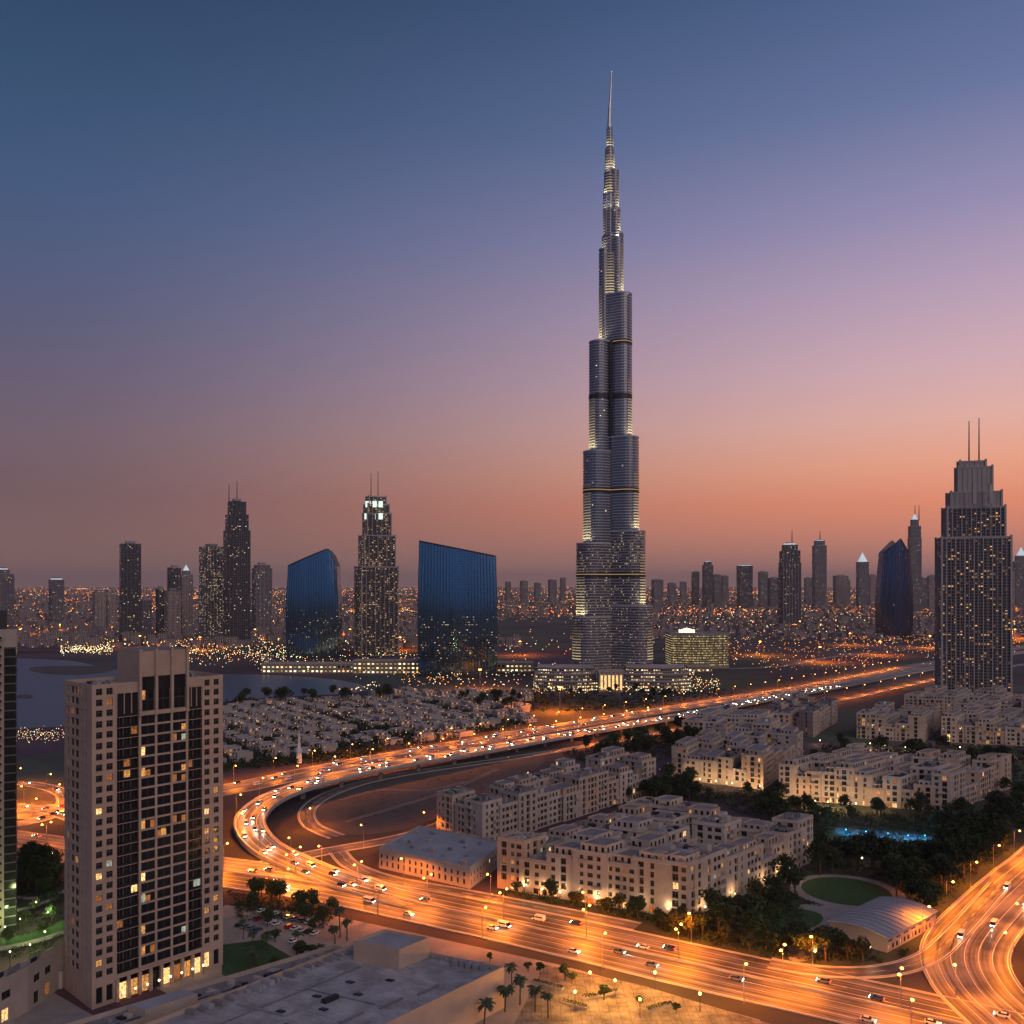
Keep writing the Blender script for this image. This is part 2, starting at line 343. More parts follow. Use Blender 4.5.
sheet('forecourt', gp((225,905),(330,915),(560,965),(760,1020),(720,1100),(300,1060),(150,985)), M['plaza'], .05)
sheet('sandy_plaza', gp((545,965),(640,985),(790,1030),(760,1110),(480,1090)), plaza_paving(), .09)
lawn1 = smooth([G(846,891)+V2(17*math.cos(a)*1.15, 19*math.sin(a)) for a in [2*math.pi*i/20 for i in range(20)]], 2, True)
pth = smooth([G(846,891)+V2(21*math.cos(a)*1.2, 23*math.sin(a)) for a in [2*math.pi*i/20 for i in range(20)]], 2, True)
sheet('garden_path', pth, M['pave'], .08)
sheet('lawn', lawn1, M['lawn'], .14)
sheet('footpath', smooth(gp((800,905),(850,908),(872,915),(842,935),(815,958),(790,960),(788,940),(805,925)), 5, True), M['pave'], .10)
sheet('lawn', smooth(gp((745,922),(775,908),(815,912),(822,922),(800,932),(760,938)), 5, True), M['lawn'], .16)
sheet('tower_lawn', gp((222,945),(262,940),(300,962),(250,985),(222,975)), M['lawn'], .12)
sheet('tower_forecourt', gp((-40,1015),(40,985),(100,1020),(60,1100),(-80,1100)), M['pave'], .12)

# ------------------------------------------------------------------ roads
def side_of(line, i):
    a = line[max(i-1, 0)]; b = line[min(i+1, len(line)-1)]; d = (b-a); d.z = 0; d.normalize(); return Vector((d.y, -d.x, 0)), d   # right side
def strip(mb, line, o0, o1, dz, m, i0=0, i1=None):
    i1 = len(line)-1 if i1 is None else i1; u = 0
    for i in range(i0, i1):
        s0, _ = side_of(line, i); s1, _ = side_of(line, i+1); l = (line[i+1]-line[i]).length
        a, b, c, d = line[i]+s0*o0, line[i]+s0*o1, line[i+1]+s1*o1, line[i+1]+s1*o0
        z = Vector((0, 0, dz)); mb.face([a+z, b+z, c+z, d+z], m, [(u, o0), (u, o1), (u+l, o1), (u+l, o0)]); u += l
def rail(mb, line, o, w, z0, z1, m):
    for i in range(len(line)-1):
        s0, _ = side_of(line, i); s1, _ = side_of(line, i+1)
        P = []
        for (p, s) in ((line[i], s0), (line[i+1], s1)):
            P += [p+s*(o-w/2)+V2(0,0,z0), p+s*(o+w/2)+V2(0,0,z0), p+s*(o+w/2)+V2(0,0,z1), p+s*(o-w/2)+V2(0,0,z1)]
        mb.face([P[3],P[2],P[6],P[7]], m); mb.face([P[0],P[3],P[7],P[4]], m); mb.face([P[2],P[1],P[5],P[6]], m)
def resample(line, step):
    out = [line[0].copy()]; acc = 0
    for a, b in zip(line, line[1:]):
        l = (b-a).length; d = step-acc
        while d <= l:
            out.append(a.lerp(b, d/l)); d += step
        acc = (acc+l) % step
    return out
ROADZ = [.12]
def road(name, pts, width, lanes, z=None, elevated=False, median=False, n=10, kerb=True, edge=True):
    ROADZ[0] += .03
    line = smooth(pts, n); line = resample(line, 6.0) if True else line
    if not elevated:
        for p in line: p.z = ROADZ[0]
    mb = MB(); hw = width/2
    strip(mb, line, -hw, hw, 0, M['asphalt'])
    tag_o = mb.build(name); tag(tag_o, None, None, None, 'structure')
    mk = MB()
    if edge:
        ewd = .65 if name == 'flyover_ramp' else .4; strip(mk, line, -hw+.5, -hw+.5+ewd, .03, M['line']); strip(mk, line, hw-.5-ewd, hw-.5, .03, M['line'])  # edge paint, widened on the flyover to stand in for light trails
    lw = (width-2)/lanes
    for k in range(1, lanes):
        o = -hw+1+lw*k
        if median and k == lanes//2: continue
        if name in ('flyover_ramp', 'boulevard', 'side_avenue'): strip(mk, line, o-.13, o+.13, .03, M['line'])  # lane paint left unbroken so it imitates streaks of headlights
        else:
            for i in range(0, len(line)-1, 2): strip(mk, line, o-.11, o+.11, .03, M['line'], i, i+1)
    if mk.f: tag(mk.build('lane_markings'), None, None, None, 'structure')
    kb = MB()
    if elevated:
        th = MB(); u = 0
        for i in range(len(line)-1):
            s0, _ = side_of(line, i); s1, _ = side_of(line, i+1); q = V2(0, 0, -1.6)
            a, b, c, d = line[i]-s0*(hw+.3), line[i]+s0*(hw+.3), line[i+1]+s1*(hw+.3), line[i+1]-s1*(hw+.3)
            e = V2(0, 0, -.02)
            th.face([b+q, b+e, c+e, c+q], M['conc']); th.face([a+e, a+q, d+q, d+e], M['conc']); th.face([a+q, b+q, c+q, d+q], M['conc']); th.face([a+e, b+e, c+e, d+e], M['conc'])
        tag(th.build('bridge_deck'), None, None, None, 'structure')
        rail(kb, line, -hw, .35, -.4, .95, M['barrier']); rail(kb, line, hw, .35, -.4, .95, M['barrier'])
        pr = MB()
        for i in range(3, len(line)-2, 6):
            p = line[i]
            if p.z > 3: pr.box(p.x-1.3, p.y-1.3, 0, p.x+1.3, p.y+1.3, p.z-1.62, M['conc'])
        if pr.f: tag(pr.build('bridge_piers'), None, None, None, 'structure')
    elif kerb:
        rail(kb, line, -hw-.2, .4, -.2, .14, M['barrier']); rail(kb, line, hw+.2, .4, -.2, .14, M['barrier'])
    if median: rail(kb, line, 0, .6, -.05, .8, M['barrier'])
    if kb.f: tag(kb.build('kerbs'), None, None, None, 'structure')
    return line

# surveyed centrelines
hwA = road('highway', [G(-300,868), G(-60,822), G(100,806), G(224,790), G(330,768), G(456,745), G(560,727), G(700,704), G(800,688), G(900,669), G(938,662), G(1024,647), G(1200,620)], 30, 6, median=True)
hwB_pts = [G(1200,627), G(1024,652,1), G(938,667,2), G(850,684,3), G(760,700,4), G(690,714,5), G(600,729,6), G(530,741,7), G(456,754,8), G(400,763,9), G(350,773,9), G(305,785,8.5), G(272,798,7.5), G(254,812,6), G(250,826,4.2), G(264,845,2.4), G(300,864,1.2), G(350,883,.7), G(420,902,.6)]
hwB = road('flyover_ramp', hwB_pts, 17, 4, elevated=True)
svc = road('service_road', [G(1200,640), G(1000,668), G(850,698), G(700,726), G(600,744), G(500,760), G(430,770), G(370,781), G(328,795), G(308,810), G(312,826), G(340,838)], 10, 2)
spur = road('slip_road', [G(205,872), G(260,865), G(330,851), G(400,838), G(450,822), G(500,800), G(540,783)], 11, 2)
boul = road('boulevard', [G(-250,790), G(-80,828), G(60,850), G(224,872), G(330,887), G(430,907), G(560,935), G(700,967), G(850,1000), G(1000,1035), G(1150,1075)], 37, 8, median=True)
ramp2 = road('entry_ramp', [G(338,852), G(352,866), G(390,880), G(460,893), G(560,912), G(640,928)], 9, 2)
right = road('side_avenue', [G(1250,770), G(1100,825), G(1040,868), G(990,915), G(965,950), G(975,985), G(1010,1020), G(1060,1060)], 30, 6, median=False)
rightl = road('turning_lane', [G(1000,885), G(955,935), G(925,960), G(880,972), G(820,972), G(760,962)], 9, 2)
loopw = road('loop_ramp', [G(-40,790), G(20,784), G(60,792), G(66,806), G(40,820), G(-20,830)], 12, 2)
loopw2 = road('loop_ramp', [G(-60,812), G(0,806), G(50,812), G(90,826), G(140,842)], 10, 2)
hw_far = road('far_highway', [G(-300,632), G(100,628), G(300,624), G(520,617), G(760,611), G(1024,606), G(1400,602)], 44, 6, n=14, kerb=False)
hw_far2 = road('waterfront_road', [G(-200,652), G(100,650), G(240,651), G(290,668), G(400,674), G(520,668), G(760,668), G(860,654), G(1100,632)], 16, 2, kerb=False)

def dist_road(p, line, k=4): return min((Vector((q.x-p[0], q.y-p[1]))).length for q in line[::k])
# ------------------------------------------------------------------ street lamps
SOD = (1, .225, .006)
def lightdata(name, e, col, r=.5):
    l = bpy.data.lights.new(name, 'SPOT' if 'sodium' in name else 'POINT'); l.energy = e; l.color = col; l.shadow_soft_size = r
    if 'sodium' in name: l.spot_size = R(164); l.spot_blend = .3
    return l
LD = {'sod': lightdata('sodium', 31000, SOD, .6), 'sodbig': lightdata('sodium_high', 330000, SOD, 1.0), 'warm': lightdata('warm', 3000, (1,.6,.25), .4), 'warms': lightdata('warm_small', 900, (1,.62,.28), .3),
      'green': lightdata('garden_light', 2600, (.75,1,.35), .4), 'plaza': lightdata('plaza_light', 11000, (1,.42,.06), .4), 'cyan': lightdata('pool_light', 2000, (.1,.65,1), .5), 'sods': lightdata('sodium_small', 19000, SOD, .5)}
def lamp_proto(h, arm, double, globe):
    p = thing('street_lamp', 'proto', 'street lamp')
    a = MB(); a.tube((0,0,0), (0,0,h), .16, .09, M['steel'], 8); a.tube((0,0,0), (0,0,.6), .28, .24, M['steel'], 8)
    sides = (1, -1) if double else (1,)
    for s in sides: a.tube((0,0,h-.1), (0, s*arm, h+.35), .07, .06, M['steel'], 6)
    A = a.build('pole', p); ch = [A]
    for s in sides:
        b = MB(); y = s*arm
        b.box(-.28, y-.55, h+.28, .28, y+.55, h+.5, M['steel']); 
        B = b.build('lamp_head', p)
        c = MB(); c.ball((0, y, h+.18), globe, M['lampglow'], 8, 5, .7); C = c.build('lamp_bulb', B); kids(B, C); ch.append(B)
    kids(p, *ch); return p
lp1 = lamp_proto(12, 2.6, False, .55); lp2 = lamp_proto(13, 2.8, True, .55)
usedp = set()
def place_lamp(proto, p, rz, label, group, ld, lz=12.0, ly=2.6):
    if proto.name not in usedp: usedp.add(proto.name); o = proto
    else: o = copy_tree(proto)
    o.location = p; o.rotation_euler.z = rz; tag(o, label, 'street lamp', group)
    l = bpy.data.objects.new('lamp_light', LD[ld]); COL.objects.link(l); l.parent = o; l.location = (0, ly if proto is lp1 else 0, lz-.6)
    return o
def visible(p, m=30):
    if p.y < 30: return False
    x = 512+F*p.x/p.y; y = HY+F*(H-p.z)/p.y
    return -m < x < 1024+m and y < 1024+m
def row(line, step, off, proto, label, group, ld, start=0, every=None, maxd=1e9, cond=None):
    pts = resample(line, step); k = 0
    for i, p in enumerate(pts[start:]):
        i += start
        if not visible(p) or p.y > maxd or (cond and not cond(p)): continue
        s, d = side_of(pts, i); q = p+s*off; q.z = max(0, p.z-.1) if p.z > .6 else 0
        px = 512+F*q.x/q.y
        rz = math.atan2(d.y, d.x)+(0 if off > 0 else math.pi)      # arm (+y) leans back over the road
        k += 1
        place_lamp(proto, q, rz, label(q, px, k) if callable(label) else label, group, ld)
def along(names):
    "a phrase for the stretch of road the lamp stands on"
    def f(q, px, k):
        for lim, w in names:
            if px < lim: return w
        return names[-1][1]
    return f
row(hwA, 36, -16.5, lp1, along([(70,'orange street lamp on the highway seen left of the beige tower'),(225,'orange street lamp on the highway hidden behind the beige tower'),(330,'orange street lamp on the highway left of the flyover curve'),(470,'orange street lamp on the highway beyond the sandy lot'),(610,'orange street lamp on the highway before the supertall podium'),(760,'orange street lamp on the highway behind the tree belt'),(2000,'orange street lamp on the far highway near the right tower')]), 'sodium lamps along the highway', 'sod', maxd=1500, cond=lambda p: True)
row(svc, 52, 6.5, lp1, along([(340,'orange street lamp inside the service road curve'),(520,'orange street lamp on the service road above the sandy lot'),(690,'orange street lamp on the service road beside the tree belt'),(2000,'orange street lamp on the service road behind the apartment blocks')]), 'sodium lamps along the service road', 'sod', maxd=1400, cond=lambda p: dist_road(p, hwB, 2) > 24)
row(boul, 38, 0, lp2, along([(70,'double-arm orange lamp on the boulevard left of the beige tower'),(330,'double-arm orange lamp on the boulevard median below the flyover'),(500,'double-arm orange lamp on the boulevard median beside the white warehouse'),(700,'double-arm orange lamp on the boulevard median before the large block'),(2000,'double-arm orange lamp on the boulevard median near the junction')]), 'double-arm lamps on the boulevard median', 'sod', start=1)
row(boul, 46, -20, lp1, along([(330,'single-arm orange lamp on the far kerb by the slip road'),(500,'single-arm orange lamp on the far kerb beside the white warehouse'),(700,'single-arm orange lamp on the far kerb under the large block'),(2000,'single-arm orange lamp on the far kerb by the trees near the junction')]), 'single-arm lamps on the far boulevard kerb', 'sod', cond=lambda p: p.y < 520 and p.x > -120)
row(boul, 52, 20, lp1, along([(330,'single-arm orange lamp on the near kerb by the parking lot'),(600,'single-arm orange lamp on the near kerb behind the flat-roofed hall'),(2000,'single-arm orange lamp on the near kerb by the sandy plaza')]), 'single-arm lamps on the near boulevard kerb', 'sods', cond=lambda p: p.y < 450)
row(right, 36, 16, lp1, 'orange street lamp on the park side of the side avenue', 'sodium lamps on the park side of the side avenue', 'sod', cond=lambda p: p.y > 345)
row(right, 40, -16, lp1, 'orange street lamp on the outer kerb of the side avenue', 'sodium lamps on the outer kerb of the side avenue', 'sod')
row(spur, 40, 6.5, lp1, 'orange street lamp on the slip road beside the sandy lot', 'sodium lamps along the slip road', 'sods')
row(hwB, 34, 8.9, lp1, along([(330,'orange street lamp on the flyover where it curls down'),(500,'orange street lamp on the straight flyover beyond the sandy lot'),(2000,'orange street lamp on the far end of the flyover')]), 'sodium lamps on the flyover', 'sod', maxd=900, cond=lambda p: p.y > 430)
row(loopw, 40, 7, lp1, 'orange street lamp on the upper loop ramp left of the beige tower', 'sodium lamps on the left loop ramps', 'sod')
row(loopw2, 45, -6.5, lp1, 'orange street lamp on the lower loop ramp left of the beige tower', 'sodium lamps on the left loop ramps', 'sod')

# high masts added to give the far ground its orange glow
masts = [(20,640),(60,634),(140,648),(200,650),(255,640),(300,640),(350,640),(400,650),(450,640),(520,655),(100,615),(240,612),(400,606),(520,612),(600,612),(680,612),(740,612),(800,630),(850,645),(860,612),(920,612),(960,625),(1015,640),(760,655),(820,662),(880,655),(930,648),(1015,612),(480,690),(560,712)]
mp0 = None
for i, (x, y) in enumerate(masts):
    p = G(x, y)
    if mp0 is None:
        mp0 = thing('added_light_mast', '', 'light mast'); a = MB(); a.tube((0,0,0), (0,0,28), .5, .25, M['steel'], 8); A = a.build('mast', mp0)
        b = MB(); b.tube((0,0,27.5), (0,0,28.2), 1.6, 1.6, M['dark'], 10); B = b.build('lamp_ring', mp0)
        c = MB()
        for q in range(6): c.ball((1.5*math.cos(q*1.047), 1.5*math.sin(q*1.047), 27.3), .7, M['lampglow'], 6, 4)
        C = c.build('floodlight', mp0); kids(mp0, A, B, C); o = mp0
    else: o = copy_tree(mp0)
    o.location = p; where = 'beyond the lake' if x < 360 and y > 620 else 'on the far plain left of the supertall tower' if x < 570 else 'around the far highway right of the supertall tower' if y > 620 else 'on the far plain right of the supertall tower'
    tag(o, 'added tall orange floodlight mast '+where, 'light mast', 'added high masts '+where)
    l = bpy.data.objects.new('added_mast_light', LD['sodbig'] if y > 630 else LD['sodbig']); COL.objects.link(l); l.parent = o; l.location = (0, 0, 25)


# ------------------------------------------------------------------ distant towers (shaded curtain walls)
FM = {
 'far_dark': facade('far_dark_tower', (.10,.095,.11), (.05,.06,.08), 4.5, 3.8, .62, .62, 0.07, s=1.6),
 'far_beige': facade('far_beige_tower', (.34,.27,.26), (.06,.06,.07), 4.2, 3.8, .5, .55, 0.07, s=1.5),
 'far_grey': facade('far_grey_tower', (.2,.18,.2), (.07,.075,.1), 4.5, 3.8, .6, .6, 0.07, s=1.4),
 'far_lit': facade('far_lit_tower', (.22,.2,.2), (.06,.065,.08), 3.8, 3.8, .6, .55, .3, s=1.4),
 'addr': facade('downtown_hotel_tower', (.13,.115,.12), (.04,.042,.05), 3.6, 3.7,   .8, .62, .26, warm=(1,.52,.18), lit2=(1,.72,.4), s=1.2),
 'big': facade('tall_apartment_tower', (.15,.135,.14), (.03,.034,.045), 3.3, 3.7, .8, .66, .17, warm=(1,.42,.11), lit2=(1,.6,.28), s=1.3, eh=.45, gmetal=.4),
 'blue': facade('blue_curtain_wall', (.012,.02,.032), (.25,.40,.52), 2.3, 3.9, .84, .93, .07, warm=(1,.58,.22), s=.9, grough=.09, gmetal=.95, vmin=18, vmax=92, wrough=.25, ew=1, eh=.3, gv=.06),
 'blue2': facade('violet_curtain_wall', (.04,.045,.08), (.13,.15,.25), 3.6, 3.9, .74, 1.1, .006, s=.6, grough=.12, gmetal=.85, wrough=.3),
 'super': facade('supertall_curtain_wall', (.13,.13,.15), (.17,.18,.22), 2.9, 3.9, .78, .9, .010, warm=(1,.7,.35), s=1.2, grough=.22, gmetal=.75, wrough=.3, gv=.1),
 'superlow': facade('supertall_low_floors', (.13,.12,.13), (.08,.08,.095), 2.6, 3.9, .6, .6, .26, warm=(1,.66,.3), s=.75, grough=.25, gmetal=.5, wrough=.35, gv=.15),
 'podium': facade('podium_front', (.24,.21,.19), (.06,.055,.05), 3.2, 4.2, .75, .55, .55, warm=(1,.58,.22), s=2.6),
 'arcade': facade('lit_arcade', (.32,.26,.2), (.1,.07,.04), 7, 6.5, .62, .7, .95, warm=(1,.62,.22), s=2.6, clump=False),
 'gold': facade('golden_hall_front', (.25,.22,.14), (.2,.17,.08), 2.4, 4.0, .86, .72, 1.1, warm=(1,.72,.28), lit2=(1,.8,.4), s=1.0, clump=False),
 'cityhouse': facade('far_house', (.30,.25,.25), (.07,.065,.06), 5, 4, .5, .5, .2, warm=(1,.4,.1), lit2=(1,.6,.25), s=2.2),
}
M['fin'] = mat('aluminium_fin', (.46,.45,.47), (.36,.355,.38), .05, .5, .35)
M['finpale'] = mat('pale_pier', (.40,.36,.35), (.30,.27,.265), .05, .7)
M['crownlit'] = emat('crown_floodlight', (.8,1,.85), 1.3, vary=True)
M['crownwhite'] = emat('crown_white', (.75,.9,1), .7, vary=True)

def rect(cx, cy, w, d, yaw):
    c, s = math.cos(yaw), math.sin(yaw)
    return [(cx+x*c-y*s, cy+x*s+y*c) for x, y in ((-w/2,-d/2),(w/2,-d/2),(w/2,d/2),(-w/2,d/2))]
def tower(label, xl, xr, yt, yb, m, tiers=((1,1),), yaw=.35, dr=.8, antennas=(), fins=0, lit_crown=None, group='towers on the far skyline', name='skyscraper', finmat='finpale', roofbox=True):
    D = H*F/(yb-HY); cx = ((xl+xr)/2-512)*D/F; wpx = (xr-xl)*D/F
    hz_ = lambda y: H+(HY-y)*D/F
    w = wpx/(abs(math.cos(yaw))+dr*abs(math.sin(yaw))); d = w*dr; D += d/2; yaw -= math.atan2(cx, D)
    o = thing(name, label, 'skyscraper', (cx, D, 0), 0, group); zt = hz_(yt); z0 = 0
    for i, (sc, zf) in enumerate(tiers):
        z1 = zt*zf; a = MB(); a.prism(rect(0,0,w*sc,d*sc,yaw), z0, z1, FM[m], M['roof'])
        q = a.build('shaft', o)
        if fins:
            b = MB()
            n = fins if i == 0 else max(2, int(fins*sc))
            for face_, (L_, off) in enumerate(((w*sc, -d*sc/2), (d*sc, w*sc/2))):
                for k in range(n+1):
                    u = -L_/2+L_*k/n; t_ = .9
                    x, y = (u, off-.1) if face_ == 0 else (off+.1, u)
                    b.prism(rect(0,0,0,0,0) if False else [(x*math.cos(yaw)-y*math.sin(yaw)+p[0], x*math.sin(yaw)+y*math.cos(yaw)+p[1]) for p in rect(0,0,t_,t_,yaw)], z0+.01, z1+1.2, M[finmat])
            b.build('pilasters', q)
        else:
            b = MB(); b.prism(rect(0,0,w*sc+1,d*sc+1,yaw), z1+.01, z1+1.6, M[finmat]); b.build('parapet', q)
        z0 = z1
    if roofbox and not lit_crown:
        b = MB(); b.prism(rect(0,0,w*tiers[-1][0]*.5,d*tiers[-1][0]*.5,yaw), z0+1.7, z0+7, M['clutter']); b.build('plant_room', o)
    if lit_crown:
        b = MB(); s_ = tiers[-1][0]*w
        if lit_crown == 'pyramid':
            P = rect(0,0,s_*.8,s_*.8*dr,yaw); hp = s_*1.0
            for i in range(4): b.face([(*P[i], z0+1.7), (*P[(i+1)%4], z0+1.7), (0,0,z0+hp)], M['crownwhite'])
        else:
            b.prism(rect(0,0,s_*.75,s_*.75*dr,yaw), z0+1.7, z0+5, M['crownwhite'])
            b.prism(rect(0,0,s_*.5,s_*.5*dr,yaw), z0+5, z0+9, M['steel'])
        b.build('crown', o)
    for (ax, ay) in antennas:
        b = MB(); xx = (ax-512)*D/F-cx; b.tube((xx,0,z0), (xx,0,hz_(ay)), max(.9, D/F*.55), max(.35, D/F*.25), M['dark'], 6); b.build('antenna', o)
    return o
T = tower
T('grey tower with a pointed crown at the left edge of the skyline', -12, 9, 570, 628, 'far_grey', ((1,.93),(.6,1)), lit_crown='band')
T('short dark tower with a white lit crown, alone on the left plain', 47, 61, 580, 627, 'far_grey', ((1,1),), lit_crown='band')
T('pale twin slab with two lit stair strips, left of the dark glass tower', 91, 103, 592, 630, 'far_beige', fins=4)
T('pale slab joined behind the pale slab with lit stair strips', 104, 115, 590, 629, 'far_beige', fins=3)
T('dark glass tower with bright panels near its top, left of the lake', 117, 137, 544, 640, 'far_dark', ((1,1),), yaw=.15, fins=5, finmat='dark')
T('low grey tower just right of the dark glass tower', 138, 150, 600, 634, 'far_grey')
T('beige ribbed tower, front one of the left cluster', 163, 178, 591, 641, 'far_beige', fins=5)
T('dark narrow tower behind the beige ribbed tower', 166, 179, 568, 635, 'far_dark')
T('brownish tower with a lit pointed crown, right of the beige ribbed tower', 178, 191, 571, 639, 'far_beige', ((1,.95),(.6,1)), fins=4, lit_crown='pyramid')
T('short dark tower left of the beige ribbed tower', 155, 163, 589, 640, 'far_dark')
T('broad dark residential tower with lit right side, beside the twin-antenna tower', 197, 221, 547, 643, 'far_lit', yaw=.5, fins=6, finmat='dark')
T('tallest dark stepped tower of the left cluster, with twin antennas', 221, 247, 502, 646, 'far_dark', ((1,.80),(.86,.91),(.68,1)), yaw=.25, antennas=((229,484),(237,481)), fins=6, finmat='dark')
T('slim dusky tower right of the twin-antenna tower', 250, 270, 565, 633, 'far_grey', ((1,.95),(.8,1)), fins=4)
T('small grey tower left of the first pair of the right skyline', 652, 664, 580, 611, 'far_grey')
T('slim round-topped tower of the far group right of the supertall', 692, 700, 572, 606, 'far_dark')
T('tallest slim tower of the far group right of the supertall', 703, 714, 562, 607, 'far_dark', ((1,.93),(.7,1)), lit_crown='band')
T('low dark tower of the far group right of the supertall', 713, 722, 575, 607, 'far_grey')
T('hazy small tower at the right of the far group', 722, 729, 576, 604, 'far_grey')
T('broad dark tower standing alone with a lit roof edge', 738, 754, 566, 609, 'far_dark', ((1,1),), lit_crown='band')
T('hazy slab left of the crowned tower', 759, 769, 572, 607, 'far_grey')
T('low slab half hidden left of the crowned tower', 769, 781, 578, 609, 'far_grey')
T('crowned tower with one antenna and stepped lit top', 781, 803, 545, 627, 'far_dark', ((1,.78),(.92,.93),(.7,1)), fins=6, antennas=((792,530),), lit_crown='band')
T('slender round-shouldered tower with one antenna', 814, 828, 541, 610, 'far_grey', ((1,.93),(.75,1)), antennas=((820,531),), lit_crown='band')
T('low brown tower between the slender tower and the pyramid-topped tower', 835, 850, 576, 608, 'far_beige')
T('tower topped with a small white lit pyramid', 858, 870, 562, 609, 'far_grey', lit_crown='pyramid', fins=3)
T('low slab right of the pyramid-topped tower', 870, 877, 575, 606, 'far_beige')
T('tall hazy tower with a bright white crown, behind the violet curved tower', 910, 923, 520, 613, 'far_grey', ((1,.80),(.93,.93),(.6,1)), antennas=((915,505),(919,505)), lit_crown='pyramid')
T('low slab at the foot of the white-crowned tower', 914, 929, 578, 610, 'far_grey')
T('low slab just left of the big stepped tower', 929, 938, 576, 611, 'far_beige')
T('tower with a bright white lit top at the right edge of the skyline', 1016, 1032, 556, 612, 'far_grey', ((1,.9),(.7,1)), lit_crown='pyramid')
T('dusky slab behind the right edge of the big stepped tower', 1008, 1016, 572, 612, 'far_beige')
for i, (x, w, y, b) in enumerate([(520,8,581,603),(534,7,583,601),(548,9,580,603),(560,6,578,602),(668,9,583,603),(680,7,582,602),(845,6,580,604),(805,8,578,605),(380+40,6,582,603),(505,6,582,602)]):
    T(['faint hazy block in the far haze left of the supertall tower','faint hazy block in the far haze right of the supertall tower'][x > 600], x, x+w, y, b, 'far_grey', group='faint blocks in the far haze')

# hotel tower with lit crown and twin antennas
def px_tower(label, cx_px, yb, tiers, m, yaw, dr, group=None, fins=0, nfin='finpale', name='skyscraper', ant=(), extra=None):
    "tiers: (left px, right px, top y) from the widest up"
    D0 = H*F/(yb-HY); wm = (tiers[0][1]-tiers[0][0])*D0/F/(math.cos(yaw)+dr*abs(math.sin(yaw))); D = D0+wm*dr*.5; azt = math.atan2(cx_px-512, F)
    cx = (cx_px-512)*D/F; o = thing(name, label, 'skyscraper', (cx, D, 0), 0, group); z0 = 0; last = None
    for i, (a, b, yt) in enumerate(tiers):
        w = (b-a)*D/F/(math.cos(yaw)+dr*abs(math.sin(yaw))); d = w*dr; ox = ((a+b)/2-cx_px)*D/F; z1 = H+(HY-yt)*D/F; yaw_ = yaw-azt
        q = MB(); q.prism(rect(ox,0,w,d,yaw_), 0 if i == 0 else z0-.5, z1, FM[m] if not extra or i not in extra else extra[i], M['roof']); Q = q.build('tier', o)
        f = MB(); c, s = math.cos(yaw_), math.sin(yaw_)
        n = max(2, round(w/fins)) if fins else 0
        for L_, off, fc in ((w, -d/2, 0), (d, w/2, 1), (d, -w/2, 2)):
            nn = max(1, round(L_/fins)) if fins else 0
            for k in range(nn+1 if fins else 0):
                u = -L_/2+L_*k/nn; e = 2.2 if k in (0, nn) else 1.15 if k % 2 else .6
                x, y = (u, off-.1) if fc == 0 else (off+(.1 if fc == 1 else -.1), u)
                f.prism([(ox+x*c-y*s+p[0], x*s+y*c+p[1]) for p in rect(0,0,e,e,yaw_)], 0 if i == 0 else z0-.4, z1+.8+(1.5 if k in (0,nn) else 0), M[nfin])
        f.prism(rect(ox,0,w+.9,d+.9,yaw_), z1-1.5, z1+.75, M[nfin])
        f.build('piers', Q); z0 = z1; last = (ox, w, d, z1)
    for ax, ay in ant:
        b = MB(); b.tube(((ax-cx_px)*D/F,0,z0), ((ax-cx_px)*D/F,0,H+(HY-ay)*D/F), .9, .5, M['dark'], 6); b.build('antenna', o)
    return o, D, cx
o, D, cx = px_tower('stepped hotel tower with white lit crown and twin antennas between the two blue glass buildings', 376, 656,
    [(355,398,567),(359,395,536),(363,391,514),(364,389,505),(366,386,497)], 'addr', .28, .7, fins=9, ant=((371,473),(378,471)))
wb = MB(); D_ = D
for y0, y1, a, b in ((502,508,367,372),(502,508,374,378),(502,508,380,384),(514,520,366,370),(514,520,373,377),(514,520,380,384)):
    z0, z1 = H+(HY-y1)*D/F, H+(HY-y0)*D/F
    wb = MB(); wb.box((a-376)*D/F, -19, z0, (b-376)*D/F, -16.5, z1, M['crownlit']); wb.build('crown_light', o)
# wide lit left/right wings of the hotel
# big stepped tower, right
o, D, cx = px_tower('big stepped apartment tower with two tall antennas behind the apartment blocks', 975, 700,
    [(939,1006,538),(945,1001,508),(949,998,493),(957,990,468),(959,984,462)], 'big', .2, .55, fins=5.2, ant=((969,421),(979,418)),
    extra={2: M['finpale'], 3: M['finpale'], 4: M['finpale']})
for xx in (-.55, .12):
    b = MB(); b.box(xx*30-2, -30.5, 238, xx*30+2, -28, 262, M['finpale']); b.build('pier', o)

